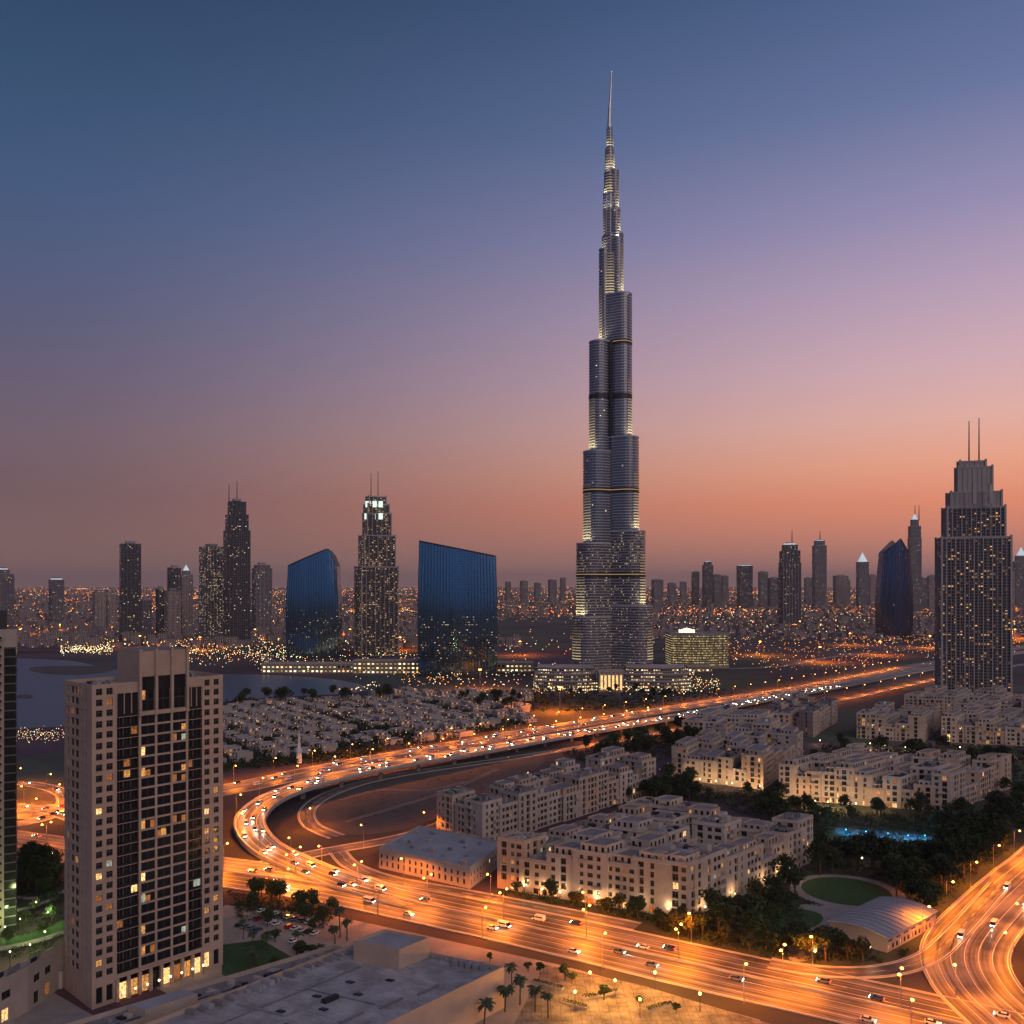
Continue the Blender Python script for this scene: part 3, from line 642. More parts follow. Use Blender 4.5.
# ------------------------------------------------------------------ curved glass buildings
def curved(label, xl, xr, yb, ytl, ytr, m, bulge=.06, bow=.18, dr=.45, yaw=0.0, taper=.05, apex=None, n=20, slat=.9, group=None, fin=4.6, finm='dark'):
    D0 = H*F/(yb-HY); w = (xr-xl)*D0/F; d = w*dr; D = D0+d/2; cx = ((xl+xr)/2-512)*D/F; w = (xr-xl)*D/F/(1+2*bulge*.6)
    zl, zr = H+(HY-ytl)*D/F, H+(HY-ytr)*D/F
    o = thing('glass_tower', label, 'office tower', (cx, D, 0), yaw, group)
    plan = []
    for i in range(n+1): u = -1+2*i/n; plan.append((u*.5, -.5*dr-bow*(1-u*u)*dr))
    for i in range(n//2+1): u = 1-2*i/(n//2); plan.append((u*.5, .5*dr+.1*(1-u*u)))
    NZ = 26
    def ztop(x):
        t = x+.5
        if apex is not None:
            return zl+(zr-zl)*t/apex if t < apex else zr-(t-apex)/(1-apex)*(zr*.16)
        return zl+(zr-zl)*t
    def P(i, k):
        x, y = plan[i % len(plan)]; t = k/NZ; z = ztop(x)*t
        sc = 1+bulge*math.sin(min(1, t*1.15)*math.pi*.9)-taper*t*t
        return (x*w*sc, y*w*(1-.12*t*t), z)
    a = MB(); us = [0]
    for i in range(len(plan)):
        p, q = plan[i], plan[(i+1) % len(plan)]; us.append(us[-1]+math.hypot(p[0]-q[0], p[1]-q[1])*w)
    for i in range(len(plan)):
        for k in range(NZ):
            p = [P(i,k), P(i+1,k), P(i+1,k+1), P(i,k+1)]
            a.face(p, FM[m], [(us[i],p[0][2]),(us[i+1],p[1][2]),(us[i+1],p[2][2]),(us[i],p[3][2])])
    a.face([P(i,NZ) for i in range(len(plan))], M['roof'])
    A = a.build('curtain_wall', o)
    f = MB(); nf = int(w/fin)
    for j in range(nf+1):          # vertical fins following the curved front
        s = j/nf*n; i = min(int(s), n-1); fr = s-i
        for k in range(NZ):
            q = []
            for kk in (k, k+1):
                p0, p1 = Vector(P(i,kk)), Vector(P(i+1,kk)); p = p0.lerp(p1, fr); q.append(p)
            f.face([q[0]+V2(-.25,-slat,0), q[0]+V2(.25,-slat,0), q[1]+V2(.25,-slat,0), q[1]+V2(-.25,-slat,0)], M[finm])
            f.face([q[0]+V2(-.25,.3,0), q[0]+V2(-.25,-slat,0), q[1]+V2(-.25,-slat,0), q[1]+V2(-.25,.3,0)], M[finm])
            f.face([q[0]+V2(.25,-slat,0), q[0]+V2(.25,.3,0), q[1]+V2(.25,.3,0), q[1]+V2(.25,-slat,0)], M[finm])
    f.build('fins', A)
    e = MB()
    for i in range(n):
        p, q = Vector(P(i,NZ)), Vector(P(i+1,NZ)); e.face([p+V2(0,-.6,-1), q+V2(0,-.6,-1), q+V2(0,-.6,1.4), p+V2(0,-.6,1.4)], M['dark']); e.face([p+V2(0,-.6,1.4), q+V2(0,-.6,1.4), q+V2(0,.9,1.4), p+V2(0,.9,1.4)], M['dark']); e.face([q+V2(0,.9,-1), p+V2(0,.9,-1), p+V2(0,.9,1.4), q+V2(0,.9,1.4)], M['dark'])
    e.build('roof_edge', A)
    return o
curved('blue glass building left of the hotel tower, its roof rising to a peak', 288, 341, 658, 566, 549, 'blue', apex=.84, bow=.2)
curved('largest blue glass building, roof sloping down to the right, beside the supertall tower', 419, 498, 677, 542, 557, 'blue', bow=.14, bulge=.03, taper=.02)
curved('violet curved glass tower with slanted pointed top, left of the big stepped tower', 877, 911, 638, 553, 539, 'blue2', apex=.58, bulge=.10, taper=.18, fin=5, bow=.4)

LM_WARM = emat('amber_lamp_line', (1,.62,.28), .35)
# ------------------------------------------------------------------ supertall tower
SD = 1262.0; SX = (609.5-512)*SD/F; mpp = SD/F
sup = thing('supertall_tower', 'slender supertall stepped tower with lit setbacks and a long spire, tallest in the city', 'supertall tower', (SX, SD, 0))
def zpx(y): return H+(HY-y)*mpp
def capsule(r, hw, ang, n=10, back=2.0):
    "plan of one wing: from behind the core out to r, with a round nose of half width hw"
    pts = [(-back, -hw)]; 
    for i in range(n+1):
        t = -math.pi/2+math.pi*i/n; pts.append((r-hw*.9+hw*.9*math.cos(t), hw*math.sin(t)))
    pts.append((-back, hw)); c, s = math.cos(ang), math.sin(ang)
    return [(x*c-y*s, x*s+y*c) for x, y in pts]
def wing_tier(z0, z1, r, hw, ang, m, parent, pitch=3.9):
    a = MB(); plan = capsule(r, hw, ang); a.prism(plan, z0, z1, FM[m], M['roof']); A = a.build('wing_tier', parent)
    f = MB(); out = capsule(r+.55, hw+.55, ang, back=1.5); n = int((z1-z0)/pitch)     # projecting aluminium rings, one per floor
    for k in range(n):
        z = z0+pitch*(k+.5); m_ = len(out); 
        if z+.8 > z1: break
        for i in range(m_-1):
            p, q, p2, q2 = out[i], out[i+1], plan[i], plan[i+1]
            f.face([(p[0],p[1],z),(q[0],q[1],z),(q[0],q[1],z+1.0),(p[0],p[1],z+1.0)], M['fin'])
            f.face([(p[0],p[1],z+1.0),(q[0],q[1],z+1.0),(q2[0],q2[1],z+1.0),(p2[0],p2[1],z+1.0)], M['fin'])
            f.face([(p2[0],p2[1],z),(q2[0],q2[1],z),(q[0],q[1],z),(p[0],p[1],z)], M['fin'])
    for i in range(len(out)-1):
        p, q = out[i], out[i+1]; f.face([(p[0],p[1],z1-.3),(q[0],q[1],z1-.3),(q[0],q[1],z1+1.8),(p[0],p[1],z1+1.8)], M['fin']); f.face([(plan[i+1][0],plan[i+1][1],z1-.3),(plan[i][0],plan[i][1],z1-.3),(plan[i][0],plan[i][1],z1+1.8),(plan[i+1][0],plan[i+1][1],z1+1.8)], M['fin'])
        f.face([(p[0],p[1],z1+1.8),(q[0],q[1],z1+1.8),(plan[i+1][0],plan[i+1][1],z1+1.8),(plan[i][0],plan[i][1],z1+1.8)], M['fin'])
    f.build('floor_rings', A); return A
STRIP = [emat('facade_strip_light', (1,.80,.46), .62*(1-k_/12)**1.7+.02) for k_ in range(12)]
AL, AR, AB = R(212), R(-32), R(90)
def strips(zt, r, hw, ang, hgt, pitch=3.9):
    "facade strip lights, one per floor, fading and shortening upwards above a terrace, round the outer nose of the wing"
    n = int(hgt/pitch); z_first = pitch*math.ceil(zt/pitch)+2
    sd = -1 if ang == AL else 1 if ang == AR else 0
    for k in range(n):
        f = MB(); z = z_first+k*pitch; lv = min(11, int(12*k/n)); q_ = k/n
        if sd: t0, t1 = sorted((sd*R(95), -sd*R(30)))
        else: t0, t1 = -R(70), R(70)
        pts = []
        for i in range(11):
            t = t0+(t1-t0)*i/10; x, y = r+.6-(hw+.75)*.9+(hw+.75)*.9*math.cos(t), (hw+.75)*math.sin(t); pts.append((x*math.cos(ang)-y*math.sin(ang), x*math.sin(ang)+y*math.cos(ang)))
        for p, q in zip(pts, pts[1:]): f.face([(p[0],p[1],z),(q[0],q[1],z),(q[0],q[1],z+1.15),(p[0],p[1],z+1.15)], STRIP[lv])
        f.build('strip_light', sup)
ca = math.cos(R(32))
Lt = [(617,37.5),(545,33.5),(454,26.5),(345,20.5),(252,10.5),(196,6.3)]
Rt = [(606,40),(533,33.5),(440,27.5),(298,21),(237,13),(212,10),(173,8.6)]
def hwid(dx): return max(3.2, min(19, dx*mpp*.46))
def terrace_light(x, y, z, e, col=(1,.9,.62)):
    l = bpy.data.lights.new('terrace_flood', 'SPOT'); l.energy = e; l.color = col; l.spot_size = R(115); l.spot_blend = .9; l.shadow_soft_size = 1.2
    o = bpy.data.objects.new('terrace_floodlight', l); COL.objects.link(o); o.parent = sup; o.location = (x, y, z); return o
for lst, ang, sg in ((Lt, AL, -1), (Rt, AR, 1)):
    z0 = 0
    for i, (y, dx) in enumerate(lst):
        z1 = zpx(y); hw = hwid(dx)
        r = (dx*mpp-hw*.1)/ca if False else (dx*mpp-hw*(.9*1-.9*ca+.0)*.0)/ca*.985
        r = (dx*mpp - .9*hw*(1-ca))/ca
        wing_tier(z0, z1, r, hw, ang, 'superlow' if z1 < 260 else 'super', sup)
        # floodlight on the terrace, washing the next tier above
        nxt = lst[i+1][1] if i+1 < len(lst) else dx*.5
        rn = nxt*mpp/ca; rm = max(rn+1.5, (rn+r)/2); d3 = min(10, max(3, (r-rn))); hn = hwid(nxt)
        strips(z1+2, (nxt*mpp-.9*hn*(1-ca))/ca, hn, ang, min(78, (zpx(lst[i+1][0])-z1)*.8 if i+1 < len(lst) else 30))
        for q in (-.5, .5):
            ox, oy = math.cos(ang)*(rn+d3*.75)-math.sin(ang)*q*hw*1.2, math.sin(ang)*(rn+d3*.75)+math.cos(ang)*q*hw*1.2
            o_ = terrace_light(ox, oy, z1+2.2, (14000 if dx > 15 else 6000), (1,.88,.55))
            tgt = Vector((math.cos(ang)*rn*.8, math.sin(ang)*rn*.8, z1+26)); o_.rotation_euler = (tgt-Vector((ox,oy,z1+2.2))).to_track_quat('-Z','Y').to_euler()
        z0 = z1-.2
z0 = 0
for y, dx in [(600,36),(500,30),(400,24),(320,17),(270,13),(225,9),(185,8)]:
    z1 = zpx(y); wing_tier(z0, z1, dx*mpp, hwid(dx), AB, 'super', sup); z0 = z1-.2
strips(34, (37.5*mpp-.9*19*(1-ca))/ca, 19, AL, 50); strips(34, (40*mpp-.9*19*(1-ca))/ca, 19, AR, 50)
# mechanical floors: dark belts, a few with a line of warm lamps
for yb_, dxl, dxr, lamp in ((399,20.5,21,0),(345.5,10.5,21,1),(492,26.5,27.5,1),(575,33.5,33.5,1)):
    for dx_, ang in ((dxl, AL), (dxr, AR)):
        hw = hwid(dx_); r_ = (dx_*mpp-.9*hw*(1-ca))/ca; z = zpx(yb_)
        a = MB(); a.prism(capsule(r_+.8, hw+.8, ang), z-3.5, z+3.5, M['dark']); q = a.build('mechanical_floor', sup)
        if lamp: a = MB(); a.prism(capsule(r_+1.0, hw+1.0, ang), z+.2, z+1.1, LM_WARM); a.build('lamp_line', q)
# core and spire
z0 = 0
for y, rr_ in [(345,11*mpp),(298,9.6*mpp),(237,7.6*mpp),(196,6.2*mpp),(173,5.4*mpp),(149,4.4*mpp),(128,3.0*mpp)]:
    a = MB(); z1 = zpx(y); pts = [(rr_*math.cos(q*math.pi/8), rr_*math.sin(q*math.pi/8)) for q in range(16)]
    a.prism(pts, max(0, z0-.3), z1, FM['super'], M['roof']); A = a.build('core_tier', sup)
    f = MB(); z = max(z0, 430)
    while z < z1-1:
        f.prism([(p[0]*1.05, p[1]*1.05) for p in pts], z, z+1.0, M['fin'], bottom=True); z += 3.9
    if f.f: f.build('floor_rings', A)
    z0 = z1
for (yy_, r_, h_) in ((298,9.6,60),(196,6.2,30),(173,5.4,22),(149,4.4,14)): strips(zpx(yy_), r_*mpp+.3, r_*mpp*.8, R(-90+(8 if yy_ < 200 else 0)), h_)
a = MB(); a.tube((0,0,zpx(128)), (.6,0,zpx(106)), 2.4*mpp, 1.6*mpp, M['steel'], 12); a.tube((.6,0,zpx(106)), (3,0,zpx(72)), 1.3*mpp, .55*mpp, M['steel'], 10)
a.ball((3,0,zpx(71.5)), .9, M['crownwhite'], 8, 5); a.build('spire', sup)
for (x, y, yy, e) in ((-12,-14,150,12000),(12,-14,130,12000),(-8,-12,174,10000),(8,-14,110,16000),(-10,-16,212,10000),(10,-16,240,12000)):
    o_ = terrace_light(x, y, zpx(yy), e, (1,.95,.8)); o_.rotation_euler = (Vector((0,0,zpx(yy)+30))-Vector((x,y,zpx(yy)))).to_track_quat('-Z','Y').to_euler()
# dark service seam in the fold between the wings
a = MB(); a.box(-2.2, -21.5, 0, 2.2, -8, zpx(345), M['glass']); a.build('glass_seam', sup)
# podium: two curved low wings and a golden entrance pavilion
def arcband(cx, cy, r0, r1, a0, a1, z0, z1, m, n=18, top=None):
    a = MB(); A_ = [a0+(a1-a0)*i/n for i in range(n+1)]
    po = [(cx+r1*math.cos(t), cy+r1*math.sin(t)) for t in A_]; pi_ = [(cx+r0*math.cos(t), cy+r0*math.sin(t)) for t in reversed(A_)]
    a.prism(po+pi_, z0, z1, m, top or M['roof']); return a
for (lab, xa, xb) in (('long low curved podium wing with lit floors left of the supertall entrance', 534, 597), ('long low curved podium wing with lit floors right of the supertall entrance', 622, 690)):
    A_, B_ = G(xa, 690), G(xb, 690); po = thing('podium_building', lab, 'podium building', ((A_.x+B_.x)/2, 1178, 0), 0, 'podium wings'); w = B_.x-A_.x
    for k, (z0, z1, s_) in enumerate(((0,13,1.0),(13,22,.96),(22,30,.86))):
        a = MB(); n = 14; pts = []
        for i in range(n+1): u = -1+2*i/n; pts.append((u*w/2*s_, -14+k*5+9*u*u))
        pts += [(w/2*s_, 40), (-w/2*s_, 40)]; a.prism(pts, z0, z1, FM['podium'], M['roof']); q = a.build('terrace_floor', po)
        b = MB(); b.prism([(p[0]*1.01, p[1]-.8 if p[1] < 30 else p[1]) for p in pts], z1+.01, z1+1.1, M['finpale']); b.build('cornice', q)
A_ = G(609, 690); pv_ = thing('entrance_pavilion', 'golden lit entrance pavilion with tall columns at the foot of the supertall tower', 'entrance pavilion', (A_.x, 1160, 0))
a = MB(); a.box(-16, 0, 0, 16, 20, 26, M['finpale']); a.box(-17, -1, 26, 17, 21, 28.5, M['wall']); a.build('walls', pv_)
for i in range(6):
    b = MB(); b.box(-13.4+i*5, -.25, 3, -10.6+i*5, -.02, 22, M['litbright']); b.build('tall_window', pv_)
    c = MB(); c.box(-15.6+i*5.2, -2, 0, -14.2+i*5.2, -.6, 25.9, M['wall2']); c.build('column', pv_)
# golden round-fronted hall
A_ = G(700, 668); gh = thing('golden_hall', 'rounded hall glowing golden behind vertical mullions, right of the supertall tower', 'hall', (A_.x, A_.y+30, 0)); w = 57*A_.y/F
pts = [(-w/2+w*i/14, -28-12*math.sin(math.pi*i/14)) for i in range(15)]+[(w/2, 30), (-w/2, 30)]
a = MB(); a.prism(pts, 4, 55, FM['gold'], M['roof']); a.build('glazed_front', gh)
a = MB(); a.prism([(p[0]*1.03, p[1]*1.03) for p in pts], 0, 4, M['conc']); a.prism([(p[0]*1.03, p[1]*1.03) for p in pts], 55.02, 58.5, M['conc'], M['roof'], bottom=True); a.build('roof_slab', gh)
a = MB()
for i in range(7): a.box(-w*.3+i*4-1, -5, 58.6, -w*.3+i*4+1, 0, 66-abs(i-3), M['lampwhite'])
a.build('roof_lights', gh)
a = MB()
for i in range(13):
    a.box(-w/2+2+i*(w-4)/12-.3, 0-28.6-12*math.sin(math.pi*(i+.4)/12.8)-.9, 4, -w/2+2+i*(w-4)/12+.3, 0-28-12*math.sin(math.pi*(i+.4)/12.8), 54.9, M['conc'])
a.build('mullions', gh)
# long lit arcades on the far shore
for i, (xa, xb, yb, h, lab) in enumerate([(262,352,673,14,'long low arcade with glowing golden arches below the left blue glass building'),(353,420,674,20,'taller arcade with glowing golden arches below the hotel tower'),(497,533,672,14,'low arcade with glowing openings between the big blue building and the podium'),(688,712,672,8,'small lit pavilion below the golden hall')]):
    A_, B_ = G(xa, yb), G(xb, yb); a = MB(); o = thing('arcade', lab, 'arcade', (A_.x, A_.y, 0)); w = B_.x-A_.x
    a.box(0,0,0,w,30,h,FM['arcade'],M['roof']); a.build('arched_wall', o)
    b = MB(); b.box(-.6,-.6,h+.01,w+.6,30.6,h+1.4,M['wall']); 
    for k in range(int(w/14)+1): b.box(k*14-.5, -.8, 0, k*14+.5, -.05, h, M['wall'])
    b.build('cornice', o)

# ------------------------------------------------------------------ far city: houses and lamps nobody could count
def in_lake(x, y):
    c = False; n = len(lake)
    for i in range(n):
        a, b = lake[i], lake[i-1]
        if (a.y > y) != (b.y > y) and x < (b.x-a.x)*(y-a.y)/(b.y-a.y)+a.x: c = not c
    return c
def dist_road(p, line, k=4): return min((Vector((q.x-p[0], q.y-p[1]))).length for q in line[::k])
fc = MB(); r2 = random.Random(3)
for i in range(5200):
    t = r2.random(); py = 589+ (t**1.3)*60; px = r2.uniform(-60, 1084); p = G(px, py)
    if in_lake(p.x, p.y) or (430 < px < 575 and 620 < py < 642) or (py > 640 and px > 520) or py > 648: continue
    s = r2.uniform(7, 18)*(1+p.y/9000); h = r2.choice((5,6,8,10,14,20))*(1+p.y/14000); yw = r2.choice((.1,.5,.9)); yw += r2.uniform(-.08,.08)
    fc.prism(rect(p.x,p.y,s,s*r2.uniform(.6,1.6),yw), 0, h, FM['cityhouse'], M['roof'])
tag(fc.build('far_city_houses'), 'endless low houses of the far city in haze', None, None, 'stuff')
LM = [emat('far_orange_light', (1,.25,.035), 5), emat('far_amber_light', (1,.42,.09), 4.5), emat('far_white_light', (1,.75,.42), 3.5), emat('far_red_light', (1,.12,.04), 5), emat('far_green_light', (.75,1,.55), 5)]
fl = MB(); r3 = random.Random(11)
def light_at(px, py, w, size=.5, h=9):
    if py < 586.2: return
    p = G(px, py); p.z = h
    if in_lake(p.x, p.y): return
    r = size*p.y/F*r3.uniform(.45, 1.0); m = LM[w]
    P = [(p.x+r,p.y,p.z),(p.x,p.y+r,p.z),(p.x-r,p.y,p.z),(p.x,p.y-r,p.z)]; t_, b_ = (p.x,p.y,p.z+r), (p.x,p.y,p.z-r)
    for k in range(4): fl.face([P[k],P[(k+1)%4],t_], m); fl.face([P[(k+1)%4],P[k],b_], m)
def pick(*w): return r3.choices(range(5), w)[0]
for i in range(4200): light_at(r3.uniform(-20,1044), 586.2+abs(r3.gauss(0,1))*10, pick(6,5,2,.6,.2), .33)
for i in range(150):        # lamps lined up along the streets of the far city
    px0, py0 = r3.uniform(-20,1044), 589+r3.random()**1.5*38; p0 = G(px0, py0); a0 = r3.choice((.25,.3,1.82,1.87,-.6)); w0 = pick(6,4,1,.5,.2); st_ = r3.uniform(38,70)
    for k in range(r3.randint(12, 46)):
        q = p0+V2(math.cos(a0), math.sin(a0))*k*st_
        if q.y < 2400: break
        light_at(512+F*q.x/q.y, HY+F*H/q.y, w0, .3)
for (x0,x1,y,sy,n,w,sz) in [(-20,400,611,2,260,(3,6,3,0,1),.5),(-20,1040,600,5,380,(6,3,1,1,0),.45),(540,780,613,2.2,200,(8,2,0,4,0),.55),(-20,300,627,5,300,(7,3,1,2,0),.5),(240,420,612,1.5,180,(4,6,3,0,0),.5),(640,1040,622,8,420,(3,6,4,0,1),.48),
        (30,430,643,3,300,(2,6,3,0,2),.6),(60,115,652,2.5,200,(0,4,6,0,3),.5),(180,300,655,6,320,(1,5,5,0,3),.45),(250,420,664,7,260,(1,6,3,0,2),.42),(0,64,742,4,200,(1,6,5,0,3),.36),(690,940,650,8,380,(7,5,2,1,0),.36),(535,700,684,6,420,(0,6,6,0,2),.45),(535,720,690,4,380,(1,6,5,0,2),.42),(500,760,650,10,90,(3,4,3,0,1),.5),(760,880,666,6,120,(6,4,1,1,0),.36),(430,560,684,8,100,(2,5,3,0,1),.5),(860,1040,640,8,260,(7,4,1,1,0),.36),(330,380,690,3,60,(1,5,5,0,0),.6),(400,470,683,5,60,(4,5,2,0,0),.5),(225,525,722,17,330,(3,6,4,0,0),.30),(225,520,752,8,60,(5,5,1,0,0),.35),(640,1000,775,25,60,(4,5,2,0,0),.25)]:
    for i in range(n): light_at(r3.uniform(x0,x1), r3.gauss(y, sy), pick(*w), sz, 7)
tag(fl.build('far_city_lamps'), 'thousands of tiny lamps across the far city', None, None, 'stuff')
# ------------------------------------------------------------------ buildings with modelled windows
WCACHE = {}
def win_mesh(w, h, style, lit):
    k = (round(w,2), round(h,2), style, lit)
    if k in WCACHE: return WCACHE[k]
    a = MB(); win_geo(a, w, h, style, lit, lambda x, y, z: (x, y, z)); WCACHE[k] = a.mesh('window'); return WCACHE[k]
def win_geo(a, w, h, style, lit, xf):
    var = lit.partition('|')[2]; lit = lit.partition('|')[0]; gm = M[lit]; t = .09 if style == 'fine' else .14
    q = lambda x0,z0,x1,z1,y,m: a.face([xf(x0,y,z0),xf(x1,y,z0),xf(x1,y,z1),xf(x0,y,z1)], m, [(x0,z0),(x1,z0),(x1,z1),(x0,z1)])
    if var:          # wide window: rooms side by side, not all lit, curtains part drawn
        n_ = 3; v_ = int(var); alt = ['glass','litdim','glass','glass']
        for k_ in range(n_):
            x0, x1 = -w/2+w*k_/n_, -w/2+w*(k_+1)/n_; m_ = gm if k_ == v_ % 3 else M[alt[(k_+v_) % 4]]
            top = h*(1, .72, .85)[(k_+v_) % 3]; q(x0,0,x1,top,0,m_)
            if top < h: q(x0,top,x1,h,0,M['glass'])
    else: q(-w/2,0,w/2,h,0,gm)
    bars = [(-w/2,0,-w/2+t,h),(w/2-t,0,w/2,h),(-w/2+t,0,w/2-t,t),(-w/2+t,h-t,w/2-t,h)]
    if style in ('cross','fine'): bars += [(-t/2,t,t/2,h-t)]
    if style == 'cross': bars += [(-w/2+t,h*.62,-t/2,h*.62+t),(t/2,h*.62,w/2-t,h*.62+t)]
    for b in bars: q(b[0],b[1],b[2],b[3],-.05,M['frame'])
class Bld:
    "one building: collects wall meshes and its windows"
    def __init__(s, root, limit=100): s.root, s.wins, s.limit = root, [], limit
    def window(s, p, ang, w, h, style, lit):
        if lit != 'glass' and w > 2.95: lit += '|%d' % ((len(s.wins)*7) % 12)
        s.wins.append((p, ang, w, h, style, lit))
    def finish(s):
        loc = s.root.location
        s.wins.sort(key=lambda t: -(t[2]*t[3])/((loc+Vector(t[0])-cam.location).length**2))
        for p, ang, w, h, st, lit in s.wins[:s.limit]: obj_from(win_mesh(w, h, st, lit), 'window', s.root, p, ang)
        rest = s.wins[s.limit:]
        if rest:
            a = MB()
            for p, ang, w, h, st, lit in rest:
                c, sn = math.cos(ang), math.sin(ang)
                win_geo(a, w, h, st, lit, lambda x, y, z, p=p, c=c, sn=sn: (p[0]+x*c-y*sn, p[1]+x*sn+y*c, p[2]+z))
            o = a.build('windows', s.root); o['kind'] = 'stuff'
def litpick(r, p, bright=.15):
    if r.random() > p: return 'glass'
    x = r.random(); return 'litbright' if x < bright else 'lit' if x < .5 else 'litdim' if x < .95 else 'litwhite'
def wall_open(mb, bld, a, b, z0, rows, m, rev, depth=.35, make=True):
    """wall from a to b (outside on the right of a->b). rows: list of (z_sill, z_head, [(u0,u1,style,lit)...]) bottom to top; ends with z_top"""
    d = Vector((b[0]-a[0], b[1]-a[1])); Ln = d.length; d.normalize(); nx, ny = d.y, -d.x; ang = math.atan2(d.y, d.x)
    def P(u, z, o=0): return (a[0]+d.x*u-nx*o, a[1]+d.y*u-ny*o, z)
    def Q(u0, z0_, u1, z1_):
        if u1-u0 < 1e-3 or z1_-z0_ < 1e-3: return
        mb.face([P(u0,z0_),P(u1,z0_),P(u1,z1_),P(u0,z1_)], m, [(u0,z0_),(u1,z0_),(u1,z1_),(u0,z1_)])
    z = z0
    for zs, zh, ops in rows[:-1]:
        Q(0, z, Ln, zs); u = 0
        for (u0, u1, st, lit) in ops:
            Q(u, zs, u0, zh)
            for A_, B_, C_, D_ in ((P(u0,zs),P(u0,zs,depth),P(u0,zh,depth),P(u0,zh)),(P(u1,zs,depth),P(u1,zs),P(u1,zh),P(u1,zh,depth)),(P(u0,zh),P(u0,zh,depth),P(u1,zh,depth),P(u1,zh)),(P(u0,zs,depth),P(u0,zs),P(u1,zs),P(u1,zs,depth))):
                mb.face([A_,B_,C_,D_], rev)
            bld.window(P((u0+u1)/2, zs, depth-.02), ang, u1-u0, zh-zs, st, lit)
            u = u1
        Q(u, zs, Ln, zh); z = zh
    Q(0, z, Ln, rows[-1])
def simple_rows(L_, z0, floors, fh, r, pitch=4.2, ww=1.7, litp=.1, arcade=False, ztop=None, base=0, style='cross', skip=.08, bright=.15):
    rows = []; n = max(1, int((L_-1.2)/pitch)); off = (L_-n*pitch)/2; tall = r.choice((0,0,1)); ww *= r.choice((.9,1.1,1.3)); gaps = [r.random() < skip*1.5 for _ in range(n)]; wide = r.choice((2,3,5))
    for f in range(floors):
        zf = z0+f*fh; ops = []; ar = arcade and f == 0
        hh = fh*.72 if ar else fh*(.55 if tall == 0 else .7); zs = zf+(.4 if ar else fh*(.22 if tall == 0 else .12))
        for k in range(n):
            if gaps[k] or r.random() < skip*.4: continue
            w = ww*1.6 if ar else ww
            c = off+pitch*(k+.5)
            if k % wide == 1 and not ar: w = min(pitch-.7, ww*1.5)
            ops.append((max(.2,c-w/2), min(L_-.2,c+w/2), style, litpick(r, .8 if ar else litp, .6 if ar else bright)))
        rows.append((zs, zs+hh, ops))
    rows.append(ztop if ztop else z0+floors*fh)
    return rows
def facing(a, b, loc):
    nx, ny = b[1]-a[1], -(b[0]-a[0]); mx, my = (a[0]+b[0])/2+loc[0], (a[1]+b[1])/2+loc[1]
    return (nx*mx+ny*my) < 0
def roof_kit(mb, r, xf, u0, v0, u1, v1, z, n, each=None):
    for _ in range(n):
        if each: mb = MB()
        w, d, h = r.uniform(.8,3), r.uniform(.8,2.6), r.uniform(.6,2.0); u, v = r.uniform(u0+1, max(u0+1.1,u1-4)), r.uniform(v0+1, max(v0+1.1,v1-4))
        mb.box(u, v, z+.02, u+w, v+d, z+h, r.choice((M['clutter'], M['roof'], M['wall'], M['roof2'], M['dark'])), xf=xf)
        if each: mb.build('roof_unit', each)
    if each: return
    if r.random() < .12:
        u, v = (u0+u1)/2, (v0+v1)/2; p = xf(u, v, z+.6); mb.ball(p, 1.7, M['white'], 8, 6)

